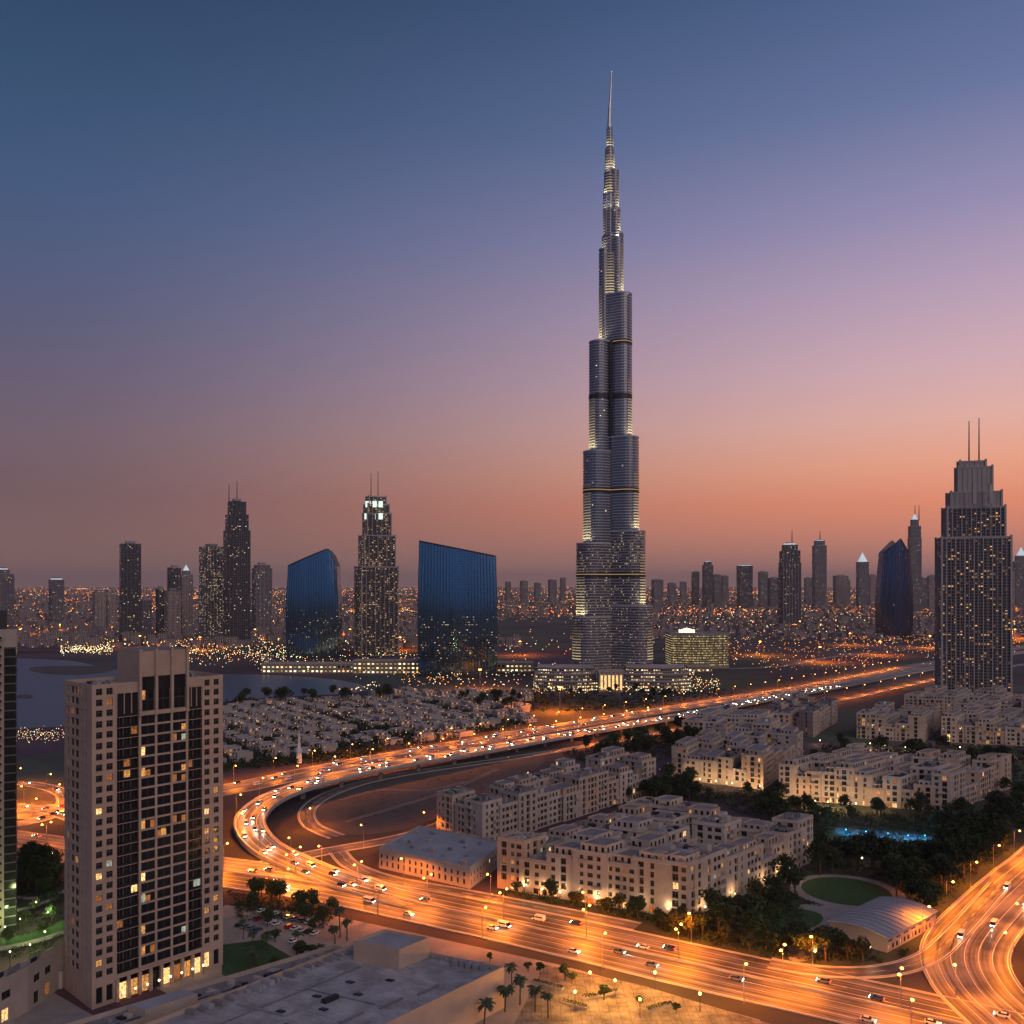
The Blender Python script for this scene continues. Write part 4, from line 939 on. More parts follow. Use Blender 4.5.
def block(label, A, Bp, C, hgt, seed, nu, nv, litp=.08, arcade_sides=(), wall='wall', fh=3.7, limit=100, group='sand-coloured apartment blocks', plan=None, merge_win=False):
    "apartment block on a skewed grid: A -> Bp is the left front, Bp -> C the right front"
    A, Bp, C = [Vector((p.x, p.y)) for p in (A, Bp, C)]
    e1 = Bp-A; e2 = C-Bp; L1, L2 = e1.length, e2.length; e1.normalize(); e2.normalize()
    r = random.Random(seed); root = thing('apartment_block', label, 'apartment block', (A.x, A.y, 0), 0, group); bl = Bld(root, 0 if merge_win else limit)
    XY = lambda u, v, z=0: (e1.x*u+e2.x*v, e1.y*u+e2.y*v, z)
    fl = max(2, round(hgt/fh)); us = [0]; vs = [0]
    for i in range(nu): us.append(us[-1]+r.uniform(.8,1.25))
    for i in range(nv): vs.append(vs[-1]+r.uniform(.8,1.25))
    us = [u/us[-1]*L1 for u in us]; vs = [v/vs[-1]*L2 for v in vs]
    roofd = MB()
    for i in range(nu):
        for j in range(nv):
            per = i in (0, nu-1) or j in (0, nv-1); cor = (i in (0, nu-1)) and (j in (0, nv-1))
            if plan: f = plan[j][i]
            elif cor: f = fl
            elif per: f = fl-r.choice((0,1,1,2,2,3))
            else: f = r.choice((1, 2, 3, 4, fl-1, fl))
            f = max(1, f)
            ex = [r.uniform(.15, 2.4) for _ in range(4)]
            u0, u1, v0, v1 = us[i]-ex[0], us[i+1]+ex[1], vs[j]-ex[2], vs[j+1]+ex[3]
            P = [XY(u0,v0), XY(u1,v0), XY(u1,v1), XY(u0,v1)]; zt = f*fh+r.uniform(0,.4)
            wm = M[r.choice((wall, wall, 'wall2', 'wall3'))] if per else M['wall2']
            a = MB()
            for k, (p, q, ln) in enumerate(((P[0],P[1],u1-u0),(P[1],P[2],v1-v0),(P[2],P[3],u1-u0),(P[3],P[0],v1-v0))):
                if facing(p, q, root.location) or k == 1:
                    arc_ = (k in arcade_sides and (j == 0 if k == 0 else i == nu-1)); cuts = [0, ln]
                    if ln > 9 and f > 2 and r.random() < .75: c_ = ln*r.choice((.25,.5,.7)); cuts = [0, c_-1.7, c_+1.7, ln]
                    dd_ = ((q[0]-p[0])/ln, (q[1]-p[1])/ln); pt_ = r.choice((3.2,3.6,4.0)); w0_ = r.choice((1.3,1.6,1.9))
                    for ci in range(len(cuts)-1):
                        a_, b_ = cuts[ci], cuts[ci+1]; pa, pb = (p[0]+dd_[0]*a_, p[1]+dd_[1]*a_), (p[0]+dd_[0]*b_, p[1]+dd_[1]*b_)
                        if len(cuts) == 4 and ci == 1:      # tall glazed stair or loggia bay
                            rw = [(fl_*fh+.5, fl_*fh+fh-.15, [(.35, 3.05, 'cross', litpick(r, litp*1.3))]) for fl_ in range(0 if not arc_ else 1, f)]+[zt+1.1]
                            wall_open(a, bl, pa, pb, 0, rw, wm, wm, 1.0)
                        elif b_-a_ > 2.4: wall_open(a, bl, pa, pb, 0, simple_rows(b_-a_, 0, f, fh, r, pt_, w0_, litp, arcade=arc_, ztop=zt+1.1, style='cross'), wm, wm, .4)
                        else: a.face([(*pa,0),(*pb,0),(*pb,zt+1.1),(*pa,zt+1.1)], wm)
                else:
                    a.face([p, q, (q[0],q[1],zt+1.1), (p[0],p[1],zt+1.1)], wm)
            # roof slab sits inside the parapet
            xf = lambda x, y, z: XY(x, y, z)
            a.face([XY(u0+.3,v0+.3,zt),XY(u1-.3,v0+.3,zt),XY(u1-.3,v1-.3,zt),XY(u0+.3,v1-.3,zt)], M['roof' if r.random() < .6 else 'roof2'])
            for (x0,y0,x1,y1) in ((u0,v0,u1,v0+.3),(u0,v1-.3,u1,v1),(u0,v0+.3,u0+.3,v1-.3),(u1-.3,v0+.3,u1,v1-.3)):
                q0 = [XY(x0,y0,zt+1.1),XY(x1,y0,zt+1.1),XY(x1,y1,zt+1.1),XY(x0,y1,zt+1.1)]; a.face(q0, wm)
            I = [XY(u0+.3,v0+.3),XY(u0+.3,v1-.3),XY(u1-.3,v1-.3),XY(u1-.3,v0+.3)]
            for k in range(4): p, q = I[k], I[(k+1)%4]; a.face([(p[0],p[1],zt),(q[0],q[1],zt),(q[0],q[1],zt+1.1),(p[0],p[1],zt+1.1)], wm)
            wing = a.build('wing', root)
            # projecting cornice band
            cb = MB(); zc = zt-.5
            for k in range(4):
                p, q = P[k], P[(k+1)%4]
                if not facing(p, q, root.location): continue
                d = Vector((q[0]-p[0], q[1]-p[1])).normalized(); n_ = Vector((d.y, -d.x)); o = .35
                a0, b0 = (p[0], p[1]), (q[0], q[1]); a1, b1 = (p[0]+n_.x*o, p[1]+n_.y*o), (q[0]+n_.x*o, q[1]+n_.y*o)
                cb.face([(*a1,zc),(*b1,zc),(*b1,zc+.5),(*a1,zc+.5)], M['wall2']); cb.face([(*a1,zc+.5),(*b1,zc+.5),(*b0,zc+.5),(*a0,zc+.5)], M['wall2']); cb.face([(*a0,zc),(*b0,zc),(*b1,zc),(*a1,zc)], M['wall2'])
                if f >= 3 and r.random() < .45:          # balcony with a solid front
                    ln = Vector((q[0]-p[0], q[1]-p[1])).length
                    for fb in range(1, f-0):
                        if r.random() < .5: continue
                        uc = ln*r.choice((.3,.5,.7)); bw = 2.2; zb = fb*fh+.1
                        c0 = Vector(a0)+d*(uc-bw); c1 = Vector(a0)+d*(uc+bw); c2 = c1+n_*1.5; c3 = c0+n_*1.5
                        bq = MB(); bq.prism([tuple(c0+n_*.01),tuple(c3),tuple(c2),tuple(c1+n_*.01)], zb, zb+1.15, M[wall], bottom=True); bq.build('balcony', wing)
            if cb.f: cb.build('cornice', wing)
            roof_kit(roofd, r, xf, u0, v0, u1, v1, zt, r.randint(7, 14))
            if r.random() < .45 and min(u1-u0, v1-v0) > 8:      # set-back attic storey with its own windows
                m0 = 2.2; at = MB(); U0, U1, V0, V1 = u0+m0, u1-m0*r.uniform(.6,1.6), v0+m0, v1-m0*r.uniform(.6,1.6); Pa_ = [XY(U0,V0), XY(U1,V0), XY(U1,V1), XY(U0,V1)]; hz2 = r.choice((2.6, 3.4)); wa = M[r.choice((wall,'wall2','wall3'))]
                for kk in range(4):
                    p_, q_ = Pa_[kk], Pa_[(kk+1)%4]; l_ = math.hypot(q_[0]-p_[0], q_[1]-p_[1])
                    if l_ > 3 and (facing(p_, q_, root.location) or kk == 1): wall_open(at, bl, p_, q_, zt, [(zt+.5, zt+hz2-.5, [(x_+.7, x_+2.1, 'plain', litpick(r, litp)) for x_ in [3*t_ for t_ in range(int(l_/3))]]), zt+hz2+.6], wa, wa, .3)
                    else: at.face([(p_[0],p_[1],zt),(q_[0],q_[1],zt),(q_[0],q_[1],zt+hz2+.6),(p_[0],p_[1],zt+hz2+.6)], wa)
                at.face([(x_[0],x_[1],zt+hz2) for x_ in Pa_], M['roof']); at.build('attic_storey', wing)
            elif r.random() < .5:                                # roof terrace planting and pergola
                pg_ = MB(); cu, cv = (u0+u1)/2, (v0+v1)/2
                for t_ in range(90):
                    qv = Vector(XY(r.uniform(u0+.8,u1-.8), v0+r.uniform(.6,2.4), zt+r.uniform(.3,1.9))); s_ = r.uniform(.2,.45); n_ = Vector((r.gauss(0,1), r.gauss(0,1), r.gauss(.6,1))).normalized(); e_ = n_.orthogonal().normalized(); f_ = n_.cross(e_)
                    pg_.face([qv-e_*s_, qv-f_*s_*.6, qv+e_*s_, qv+f_*s_*.6], M['leaf3'])
                pg_.build('terrace_planting', wing)
                pr_ = MB()
                for t_ in range(6): pr_.box(cu-3+t_*1.1, cv-2, zt+2.5, cu-2.8+t_*1.1, cv+2, zt+2.7, M['bark'], xf=XY)
                for a1 in (-3, 2.6):
                    for b1 in (-2, 1.8): pr_.box(cu+a1, cv+b1, zt+.02, cu+a1+.2, cv+b1+.2, zt+2.49, M['bark'], xf=XY)
                pr_.build('pergola', wing)
            if r.random() < .35 and min(u1-u0, v1-v0) > 7:   # stair house on the roof
                w_ = r.uniform(3, 4.5); uu, vv = r.uniform(u0+1, u1-w_-1), r.uniform(v0+1, v1-w_-1)
                roofd.box(uu, vv, zt+.03, uu+w_, vv+w_*r.uniform(.7,1), zt+3.3, M[wall], M['roof2'], xf=xf)
    tag(roofd.build('roof_equipment', root), None, None, None, 'stuff')
    bl.finish(); return root

BLOCKS = [
 ('large courtyard apartment block in front, with roof terraces and a lit arcade facing the boulevard', (501,888),(687,919),(810,861), 22, 5, 7, 8, .07, (0,), {}),
 ('long narrow apartment row behind the white warehouse, at the edge of the sandy lot', (440,832),(482,846),(655,792), 22, 11, 3, 12, .05, (), {}),
 ('apartment block with a row of lit shops, between the tree belt and the lit lane', (673,778),(762,790),(800,760), 22, 21, 6, 5, .06, (0,), {}),
 ('smaller apartment block behind the one with lit shops, beside the flyover', (683,742),(770,746),(800,728), 20, 31, 5, 3, .05, (), {}),
 ('wide apartment block beside the blue pool, with a plain rendered end wall', (783,799),(950,812),(1009,788), 22, 41, 11, 5, .10, (0,), {}),
 ('apartment block standing behind trees, left of the big stepped tower and nearest the highway', (772,728),(812,737),(836,722), 24, 51, 4, 4, .06, (), {}),
 ('apartment block in the row below the big stepped tower, left one', (858,738),(921,742),(940,728), 22, 61, 5, 4, .14, (), {}),
 ('apartment block in the row below the big stepped tower, cut by the right edge', (943,742),(1045,747),(1070,728), 22, 71, 8, 4, .14, (), {}),
 ('low apartment row directly at the foot of the big stepped tower', (905,712),(1040,717),(1060,706), 18, 81, 10, 3, .10, (), {}),
]
for lab, a, b, c, h, sd_, nu, nv, lp, arc, kw in BLOCKS:
    block(lab, G(*a), G(*b), G(*c), h, sd_, nu, nv, lp, arc, merge_win=(a[1] < 770), **kw)

# white warehouse
def boxbuilding(name, label, cat, A, B, C, h, wall, roof, rows_fn=None, seed=1, par=.9, kit=10, group=None, root=None):
    A, B, C = [Vector((p.x, p.y)) for p in (A, B, C)]; e1 = (B-A); e2 = (C-B); L1, L2 = e1.length, e2.length; e1.normalize(); e2.normalize()
    r = random.Random(seed); root = root or thing(name, label, cat, (A.x, A.y, 0), 0, group); bl = Bld(root)
    XY = lambda u, v, z=0: (e1.x*u+e2.x*v, e1.y*u+e2.y*v, z); P = [XY(0,0), XY(L1,0), XY(L1,L2), XY(0,L2)]; a = MB()
    for k, (p, q) in enumerate(((P[0],P[1]),(P[1],P[2]),(P[2],P[3]),(P[3],P[0]))):
        ln = (L1, L2, L1, L2)[k]; rows = rows_fn(k, ln, r) if rows_fn else None
        if rows: wall_open(a, bl, p, q, 0, rows+[h+par], M[wall], M[wall], .35)
        else: a.face([p, q, (q[0],q[1],h+par), (p[0],p[1],h+par)], M[wall], [(0,0),(ln,0),(ln,h),(0,h)])
    for (x0,y0,x1,y1) in ((0,0,L1,.5),(0,L2-.5,L1,L2),(0,.5,.5,L2-.5),(L1-.5,.5,L1,L2-.5)): a.face([XY(x0,y0,h+par),XY(x1,y0,h+par),XY(x1,y1,h+par),XY(x0,y1,h+par)], M[wall])
    I = [XY(.5,.5),XY(.5,L2-.5),XY(L1-.5,L2-.5),XY(L1-.5,.5)]
    for k in range(4): p, q = I[k], I[(k+1)%4]; a.face([(p[0],p[1],h),(q[0],q[1],h),(q[0],q[1],h+par),(p[0],p[1],h+par)], M[wall])
    a.build('wall', root)
    b = MB(); b.face([XY(.5,.5,h),XY(L1-.5,.5,h),XY(L1-.5,L2-.5,h),XY(.5,L2-.5,h)], M[roof]); b.build('roof', root)
    if kit: roof_kit(None, r, XY, 1, 1, L1-1, L2-1, h, kit, root)
    bl.finish(); return root, XY, L1, L2
def wh_rows(k, ln, r):
    if k not in (0, 1): return None
    n = int(ln/3.6); return [(1.5, 4.0, [(i*3.6+1, i*3.6+2.2, 'plain', litpick(r,.06)) for i in range(n)]), (5.2, 7.2, [(i*3.6+1, i*3.6+2.2, 'plain', litpick(r,.05)) for i in range(n)])]
boxbuilding('warehouse', 'low white flat-roofed warehouse with narrow windows, left of the large courtyard block', 'warehouse', G(379,868), G(470,889), G(505,862), 9.5, 'villa', 'roof2', wh_rows, 4, .8, 16)
# barrel-roofed hall
A, B, C = G(830,936), G(887,953), G(936,926); e1 = Vector((B.x-A.x, B.y-A.y)); e2 = Vector((C.x-B.x, C.y-B.y)); L1, L2 = e1.length, e2.length; e1.normalize(); e2.normalize()
hall = thing('barrel_roofed_hall', 'low hall with shallow ribbed barrel roof and pinkish walls in the garden', 'hall', (A.x, A.y, 0)); bl = Bld(hall)
XY = lambda u, v, z=0: (e1.x*u+e2.x*v, e1.y*u+e2.y*v, z); hh = 6.2; NS = 12
prof = [(i/NS*L1, hh+1.5*math.sin(math.pi*i/NS)) for i in range(NS+1)]
a = MB()
a.face([XY(u,0,z) for u, z in [(0,0),(L1,0)]]+[XY(u,0,z) for u, z in reversed(prof)], M['wall3']); a.face([XY(L1,L2,0),XY(0,L2,0)]+[XY(u,L2,z) for u, z in prof], M['wall3'])
wall_open(a, bl, XY(L1,0), XY(L1,L2), 0, [(.6, 2.6, [(i*3.1+1, i*3.1+2.6, 'plain', 'lit' if i%3==0 else 'glass') for i in range(int(L2/3.1))]), (3.6,4.4,[(i*6.2+1, i*6.2+4.6, 'plain', 'glass') for i in range(int(L2/6.2))]), hh], M['wall3'], M['wall3'])
a.face([XY(0,L2),XY(0,0),XY(0,0,hh),XY(0,L2,hh)], M['wall3']); a.build('wall', hall)
a = MB()
pr2 = [(-.8, hh-.25)]+prof+[(L1+.8, hh-.25)]
for i in range(len(pr2)-1):
    (u0,z0),(u1,z1) = pr2[i], pr2[i+1]; a.face([XY(u0,-.8,z0+.15),XY(u1,-.8,z1+.15),XY(u1,L2+.8,z1+.15),XY(u0,L2+.8,z0+.15)], M['roof2'])
    a.face([XY(u0,-.8,z0-.2),XY(u1,-.8,z1-.2),XY(u1,-.8,z1+.15),XY(u0,-.8,z0+.15)], M['white'])
for k in range(12):
    v = L2*k/11
    for i in range(len(pr2)-1):
        (u0,z0),(u1,z1) = pr2[i], pr2[i+1]; a.face([XY(u0,v-.15,z0+.33),XY(u1,v-.15,z1+.33),XY(u1,v+.15,z1+.33),XY(u0,v+.15,z0+.33)], M['clutter']); a.face([XY(u0,v-.15,z0+.1),XY(u1,v-.15,z1+.1),XY(u1,v-.15,z1+.33),XY(u0,v-.15,z0+.33)], M['clutter'])
a.build('ribbed_roof', hall); bl.finish()

# ------------------------------------------------------------------ big beige foreground tower
C0 = Vector((-138.4, 292.2)); E1 = Vector((31.9, 34.6)); LT = E1.length; E1.normalize(); E2 = Vector((-E1.y, E1.x)); DT = 23.0
tw = thing('apartment_tower', 'beige apartment tower with dark glass bays and a raised central block, biggest building in front', 'apartment tower', (C0.x, C0.y, 0)); bl = Bld(tw)
XY = lambda u, v, z=0: (E1.x*u+E2.x*v, E1.y*u+E2.y*v, z); ZT = 107.0; fh = 3.6; zb = 9.0; NFL = 26; r = random.Random(12)
a = MB()
def col_ops(cs, w, lp): return [(c-w/2, c+w/2, 'cross', litpick(r, lp, .2)) for c in cs]
# front: u 0-8.2 windows | 8.2-15.7 bay | 15.7-32.7 centre | 32.7-38.8 bay | 38.8-47 windows
def side_rows(cs, w, L_):
    rows = [(1.2, 6.6, [(c-w/2, c+w/2, 'plain', 'litbright' if r.random() < .4 else 'glass') for c in cs])]
    for f in range(NFL+1): z = zb+f*fh; rows.append((z+.8, z+3.0, col_ops(cs, w, .10)))
    return rows+[ZT]
wall_open(a, bl, XY(0,0), XY(8.2,0), 0, side_rows((2.4,5.8), 2.1, 8.2), M['wall3'], M['wall3'], .45)
wall_open(a, bl, XY(38.8,0), XY(LT,0), 0, side_rows((2.0,5.6), 2.0, 8.2), M['wall3'], M['wall3'], .45)
# left flank and right flank
def flank_rows(L_):
    rows = [(1.2, 6.0, [(3,4,'plain','glass'),(8,9,'plain','glass'),(12,13,'plain','glass'),(16.5,17.5,'plain','glass')])]
    for f in range(NFL+1):
        z = zb+f*fh; ops = [(2.3,3.8,'plain',litpick(r,.08)),(5.6,8.4,'fine',litpick(r,.12)),(9.0,12.2,'fine',litpick(r,.12)),(14.2,15.4,'plain',litpick(r,.06)),(17.6,18.8,'plain',litpick(r,.06))]
        rows.append((z+.6, z+3.0, ops))
    return rows+[ZT]
wall_open(a, bl, XY(0,DT), XY(0,0), 0, flank_rows(DT), M['wall3'], M['wall3'], .5)
wall_open(a, bl, XY(LT,0), XY(LT,DT), 0, flank_rows(DT), M['wall3'], M['wall3'], .5)
a.face([XY(LT,DT), XY(0,DT), XY(0,DT,ZT), XY(LT,DT,ZT)], M['wall3'])
for (x0,y0,x1,y1) in ((0,DT-.4,LT,DT),(0,0,.4,DT-.4),(LT-.4,0,LT,DT-.4)): a.face([XY(x0,y0,ZT),XY(x1,y0,ZT),XY(x1,y1,ZT),XY(x0,y1,ZT)], M['wall3'])
for p, q in ((XY(.4,0),XY(.4,DT-.4)),(XY(.4,DT-.4),XY(LT-.4,DT-.4)),(XY(LT-.4,DT-.4),XY(LT-.4,0))): a.face([(p[0],p[1],ZT-1.3),(q[0],q[1],ZT-1.3),(q[0],q[1],ZT),(p[0],p[1],ZT)], M['wall3'])
a.build('wall', tw)
b = MB(); b.face([XY(.4,.4,ZT-1.3),XY(LT-.4,.4,ZT-1.3),XY(LT-.4,DT-.4,ZT-1.3),XY(.4,DT-.4,ZT-1.3)], M['roof']); b.build('roof', tw)
# glazed bays and centre: spandrels, mullions and glass set back
def bay(u0, u1, v, z0, z1, name, spand, cols, litp=.1, curved_=False, sl=.22):
    root_ = tw; nf = int(round((z1-z0)/fh)); w = (u1-u0)
    s = MB()
    for f in range(nf+1):
        z = z0+f*fh; s.box(u0, v-.25, z-.12, u1, v+.2, z+(spand), M['wall3'] if spand > .45 else M['glass2'], xf=XY)
        if curved_: s.box(u0+.2, v-1.0, z-.1, u1-.2, v-.25, z+.12, M['wall3'], xf=XY); s.box(u0+.2, v-1.02, z+.12, u1-.2, v-.95, z+1.1, M['glass2'], xf=XY)
    for k in range(cols+1):
        x = u0+w*k/cols; s.box(x-sl/2, v-.32, z0, x+sl/2, v+.22, z1, M['wall3'] if spand > .45 else M['frame'], xf=XY)
    s.build(name, tw)
    for f in range(nf):
        for k in range(cols):
            x0, x1 = u0+w*k/cols+.12, u0+w*(k+1)/cols-.12; z = z0+f*fh+spand
            ang = math.atan2(E1.y, E1.x); p = XY((x0+x1)/2, v+.1, z)
            bl.window(p, ang, x1-x0, fh-spand-.12, 'fine', litpick(r, litp, .12))
zc = 98.0; nfc = int((zc-zb)/fh)
bay(8.2, 15.7, .9, zb, zb+nfc*fh, 'left_bay_frame', .25, 3, .10, True); bay(32.7, 38.8, .9, zb, zb+(nfc)*fh, 'right_bay_frame', .25, 2, .07, True)
bay(15.7, 32.7, -.6, zb, zb+nfc*fh, 'centre_grid', .5, 3, .2, False, .8)
b = MB()   # walls above and below the bays, and the lobby front
zbt = zb+nfc*fh+.2
for (x0, x1) in ((8.2, 15.7), (32.7, 38.8)):
    b.box(x0, 0, ZT-3.6, x1, .5, ZT, M['wall3'], xf=XY)
    b.box(x0, .3, zbt, x1, .6, ZT-3.61, M['glass2'], xf=XY)
    for k in range(4): b.box(x0+(x1-x0)*k/3-.15, 0, zbt, x0+(x1-x0)*k/3+.15, .29, ZT-3.62, M['wall3'], xf=XY)
b.box(8.2, -.3, 7.6, 38.8, .5, zb-.13, M['wall3'], xf=XY)
for k in range(9):
    x = 8.2+30.6*k/8; b.box(x-.5, -.9, 0, x+.5, .1, 7.59, M['wall3'], xf=XY)
b.build('stone_frame', tw)
for k in range(8):
    x = 8.2+30.6*k/8; bl.window(XY(x+1.9, .3, .2), math.atan2(E1.y,E1.x), 2.9, 5.6, 'fine', ('litbright','lit','lit','glass','litbright','litdim','lit','litbright')[k])
# central penthouse block
zp = 117.5; u0, u1 = 15.7, 32.7; a = MB()
a.face([XY(u0,17,ZT-1.3),XY(u0,-.9,ZT-1.3),XY(u0,-.9,zp),XY(u0,17,zp)], M['wall3']); a.face([XY(u1,-.9,ZT-1.3),XY(u1,17,ZT-1.3),XY(u1,17,zp),XY(u1,-.9,zp)], M['wall3']); a.face([XY(u1,17,ZT-1.3),XY(u0,17,ZT-1.3),XY(u0,17,zp),XY(u1,17,zp)], M['wall3'])
a.face([XY(u0,-.9,zp),XY(u1,-.9,zp),XY(u1,17,zp),XY(u0,17,zp)], M['roof'])
for k in range(3):
    x0, x1 = u0+(u1-u0)*k/3, u0+(u1-u0)*(k+1)/3
    a.box(x0+.45, -.6, zp-9, x1-.45, -.1, zp-.02, M['wall3'], xf=XY)
    a.box(x0+.45, -.45, zp-9.6-4, x1-.45, -.1, zp-9.1, M['glass2'], xf=XY)
for k in range(4):
    x = u0+(u1-u0)*k/3; a.box(x-.45, -1.5, zb+nfc*fh-.3, x+.45, -.95, zp+.5, M['wall3'], xf=XY); a.box(x-.45, -.94, zb+nfc*fh-.3, x+.45, -.1, zp-.03, M['wall3'], xf=XY)
a.box(u0-.3, -1.3, zb+nfc*fh-.1, u1+.3, -.5, zb+nfc*fh+1.3, M['wall3'], xf=XY)
a.build('penthouse_block', tw)
for k in range(3):
    for q in range(2): bl.window(XY(u0+(u1-u0)*(k+.5)/3, -.3, zb+nfc*fh+1.3+q*3.9), math.atan2(E1.y,E1.x), 4.4, 3.7, 'fine', litpick(r,.10))
roof_kit(None, r, XY, 1, 2, 14, DT-3, ZT-1.3, 12, tw); roof_kit(None, r, XY, 34, 2, LT-1, DT-3, ZT-1.3, 8, tw)
bl.finish()
for k in range(8):
    p = XY(9.5+k*4.1, -2.2, 3.2); l = bpy.data.objects.new('lobby_light', LD['warms']); COL.objects.link(l); l.parent = tw; l.location = p
    b = MB(); b.tube((p[0],p[1],0), (p[0],p[1],3.0), .06, .06, M['dark'], 5); b.ball((p[0],p[1],3.3), .38, M['lampwhite'], 8, 6); b.build('lobby_lamp', tw)

# ------------------------------------------------------------------ tower at the left edge
A = G(16, 932); A = V2(A.x, A.y); ew = Vector((-.90, -.44)); ew.normalize(); ev = Vector((-ew.y, ew.x))*-1
lt = thing('apartment_tower', 'beige tower with stacked balconies and a dark glass corner, cut off by the left edge', 'apartment tower', (A.x, A.y, 0)); bl = Bld(lt)
d1 = Vector((.88, .47)).normalized(); d2 = Vector((-d1.y, d1.x)); L0 = 40
XY = lambda u, v, z=0: (d1.x*u+d2.x*v, d1.y*u+d2.y*v, z); zt = 121
a = MB(); rows = []
for f in range(32):
    z = 3+f*3.6; rows.append((z+.7, z+3.1, [(L0-36+i*4.4, L0-36+i*4.4+3.2, 'fine', litpick(r,.12,.1)) for i in range(7)]))
rows.append(zt)
wall_open(a, bl, XY(-L0,0), XY(-4.2,0), 0, [(z0_, z1_, [(u0+0, u1, s_, l_) for (u0,u1,s_,l_) in o_ if u1 < 35.5]) for z0_, z1_, o_ in rows[:-1]]+[zt], M['wall'], M['wall'], .6)
a.face([XY(-4.2,.02,0),XY(0,.02,0),XY(0,.02,zt-6),XY(-4.2,.02,zt-6)], M['glass2']); a.face([XY(0,.02,0),XY(0,22,0),XY(0,22,zt-6),XY(0,.02,zt-6)], M['glass2'])
a.box(-L0, .01, zt, .3, 22, zt+1.2, M['wall'], M['roof'], xf=XY); a.box(-4.2, -.4, zt-6, .3, 22.1, zt-.02, M['wall'], xf=XY)
a.build('wall', lt)
b = MB()
for f in range(33):
    z = 3+f*3.6-.15; b.box(-14, -1.6, z, -5, -.02, z+.25, M['wall'], xf=XY); b.box(-14, -1.62, z+.26, -5, -1.5, z+1.25, M['glass2'], xf=XY); b.box(-4.2, -.12, z, .12, .0, z+.5, M['frame'], xf=XY); b.box(.005, 0, z, .12, 22, z+.4, M['frame'], xf=XY)
b.build('balconies', lt)
b = MB(); b.box(-L0, 3, zt+1.21, -3.5, 18, zt+8.5, M['dark'], xf=XY); b.build('plant_room', lt); bl.finish()
# podium building at the lower left with a lit entrance
boxbuilding('podium_building', 'low grey podium building with a lit entrance beside the beige tower', 'podium building', G(-60,1060,0)+V2(0,0), G(28,1012), G(64,985), 14, 'wall', 'roof3', lambda k, ln, r: [(1.0, 5.0, [(u+1, u+3.6, 'fine', litpick(r,.3)) for u in range(2, int(ln-5), 6)]), (8.0, 10.6, [(u+1, u+4.4, 'fine', litpick(r,.08)) for u in range(2, int(ln-5), 6)])] if ln > 12 else None, 6, 1.0, 6, None)
pe = G(52, 985)
gl = thing('gatehouse', 'small lit gatehouse between the beige tower and the grey podium building', 'gatehouse', (pe.x, pe.y, 0))
a = MB(); a.box(-5,-3,0,5,5,6,M['wall2'],M['roof']); a.build('walls', gl); a = MB(); a.box(-3,-3.2,.5,-1,-3.02,4.5,M['litbright']); a.build('window', gl); a = MB(); a.box(1,-3.2,.2,3,-3.02,4.8,M['lit']); a.build('door', gl)
# garden terraces, left
for i, (x, y, rr0, wd, h) in enumerate([(6,905,24,7,1.2),(8,930,34,9,1.6),(44,898,12,5,1.0)]):
    p = G(x, y); o = thing('planter_terrace', ['curved planted terrace nearest the left tower','wider curved planted terrace above the grey podium','small curved planted terrace near the trees'][i], 'terrace', (p.x-6, p.y+10, 0), 0, 'planted terraces')
    a = arcband(0, 0, rr0-.7, rr0, R(-120), R(15), 0, h, M['villa']); a.build('wall', o); a = arcband(0, 0, rr0-wd, rr0-.71, R(-120), R(15), 0, h-.3, M['lawn'], top=M['lawn']); a.build('planting', o)
for (x, y) in [(5,930),(20,922),(36,905),(48,915),(10,955),(30,948),(45,935)]:
    p = G(x, y, 5); o = thing('garden_lamp', 'yellow-green garden lamp in the planted terraces at the lower left', 'garden lamp', (p.x, p.y, 0), 0, 'garden lamps in the terraces')
    a = MB(); a.tube((0,0,0),(0,0,5.8),.1,.08,M['dark'],6); a.build('post', o); a = MB(); a.ball((0,0,6.2),.3,M['lampwhite'],8,6); a.build('lamp_globe', o)
    l = bpy.data.objects.new('garden_light', LD['green']); COL.objects.link(l); l.parent = o; l.location = (0,-.2,7.2)

# ------------------------------------------------------------------ flat-roofed hall in the foreground
A_ = G(504, 970, 12.6); C_ = G(364, 943, 12.6); d1 = Vector((C_.x-A_.x, C_.y-A_.y)); W1 = d1.length; d1.normalize(); d2 = Vector((-.66,-.75))
P0 = Vector((A_.x, A_.y))+d2*95
def rows_mall(k, ln, r): return [(1, 4.5, [(u, u+4, 'fine', 'glass') for u in (20, 34, 48)])] if k == 0 else None
fb, XY, L1, L2 = boxbuilding('flat_roofed_hall', 'large flat-roofed beige hall in front, with a raised square roof block', 'hall', V2(P0.x, P0.y), V2(A_.x, A_.y), V2(A_.x+d1.x*W1, A_.y+d1.y*W1), 12.6, 'wall3', 'roof3', rows_mall, 9, 1.2, 0)
a = MB(); a.box(L1-14.5, 27.5, 12.62, L1-.8, 45.5, 18.4, M['wall3'], M['wall3'], xf=XY); a.box(L1-13.9, 28.1, 18.41, L1-1.4, 44.9, 18.45, M['roof2'], xf=XY)
for q in ((L1-14.5,27.5,L1-.8,28.1),(L1-14.5,44.9,L1-.8,45.5),(L1-14.5,28.1,L1-13.9,44.9),(L1-1.4,28.1,L1-.8,44.9)): a.box(q[0],q[1],18.41,q[2],q[3],19.3,M['wall3'],xf=XY)
a.build('roof_block', fb)
rr_ = random.Random(5)
def one(*q):
    a = MB(); a.box(*q, xf=XY); a.build('air_handler', fb)
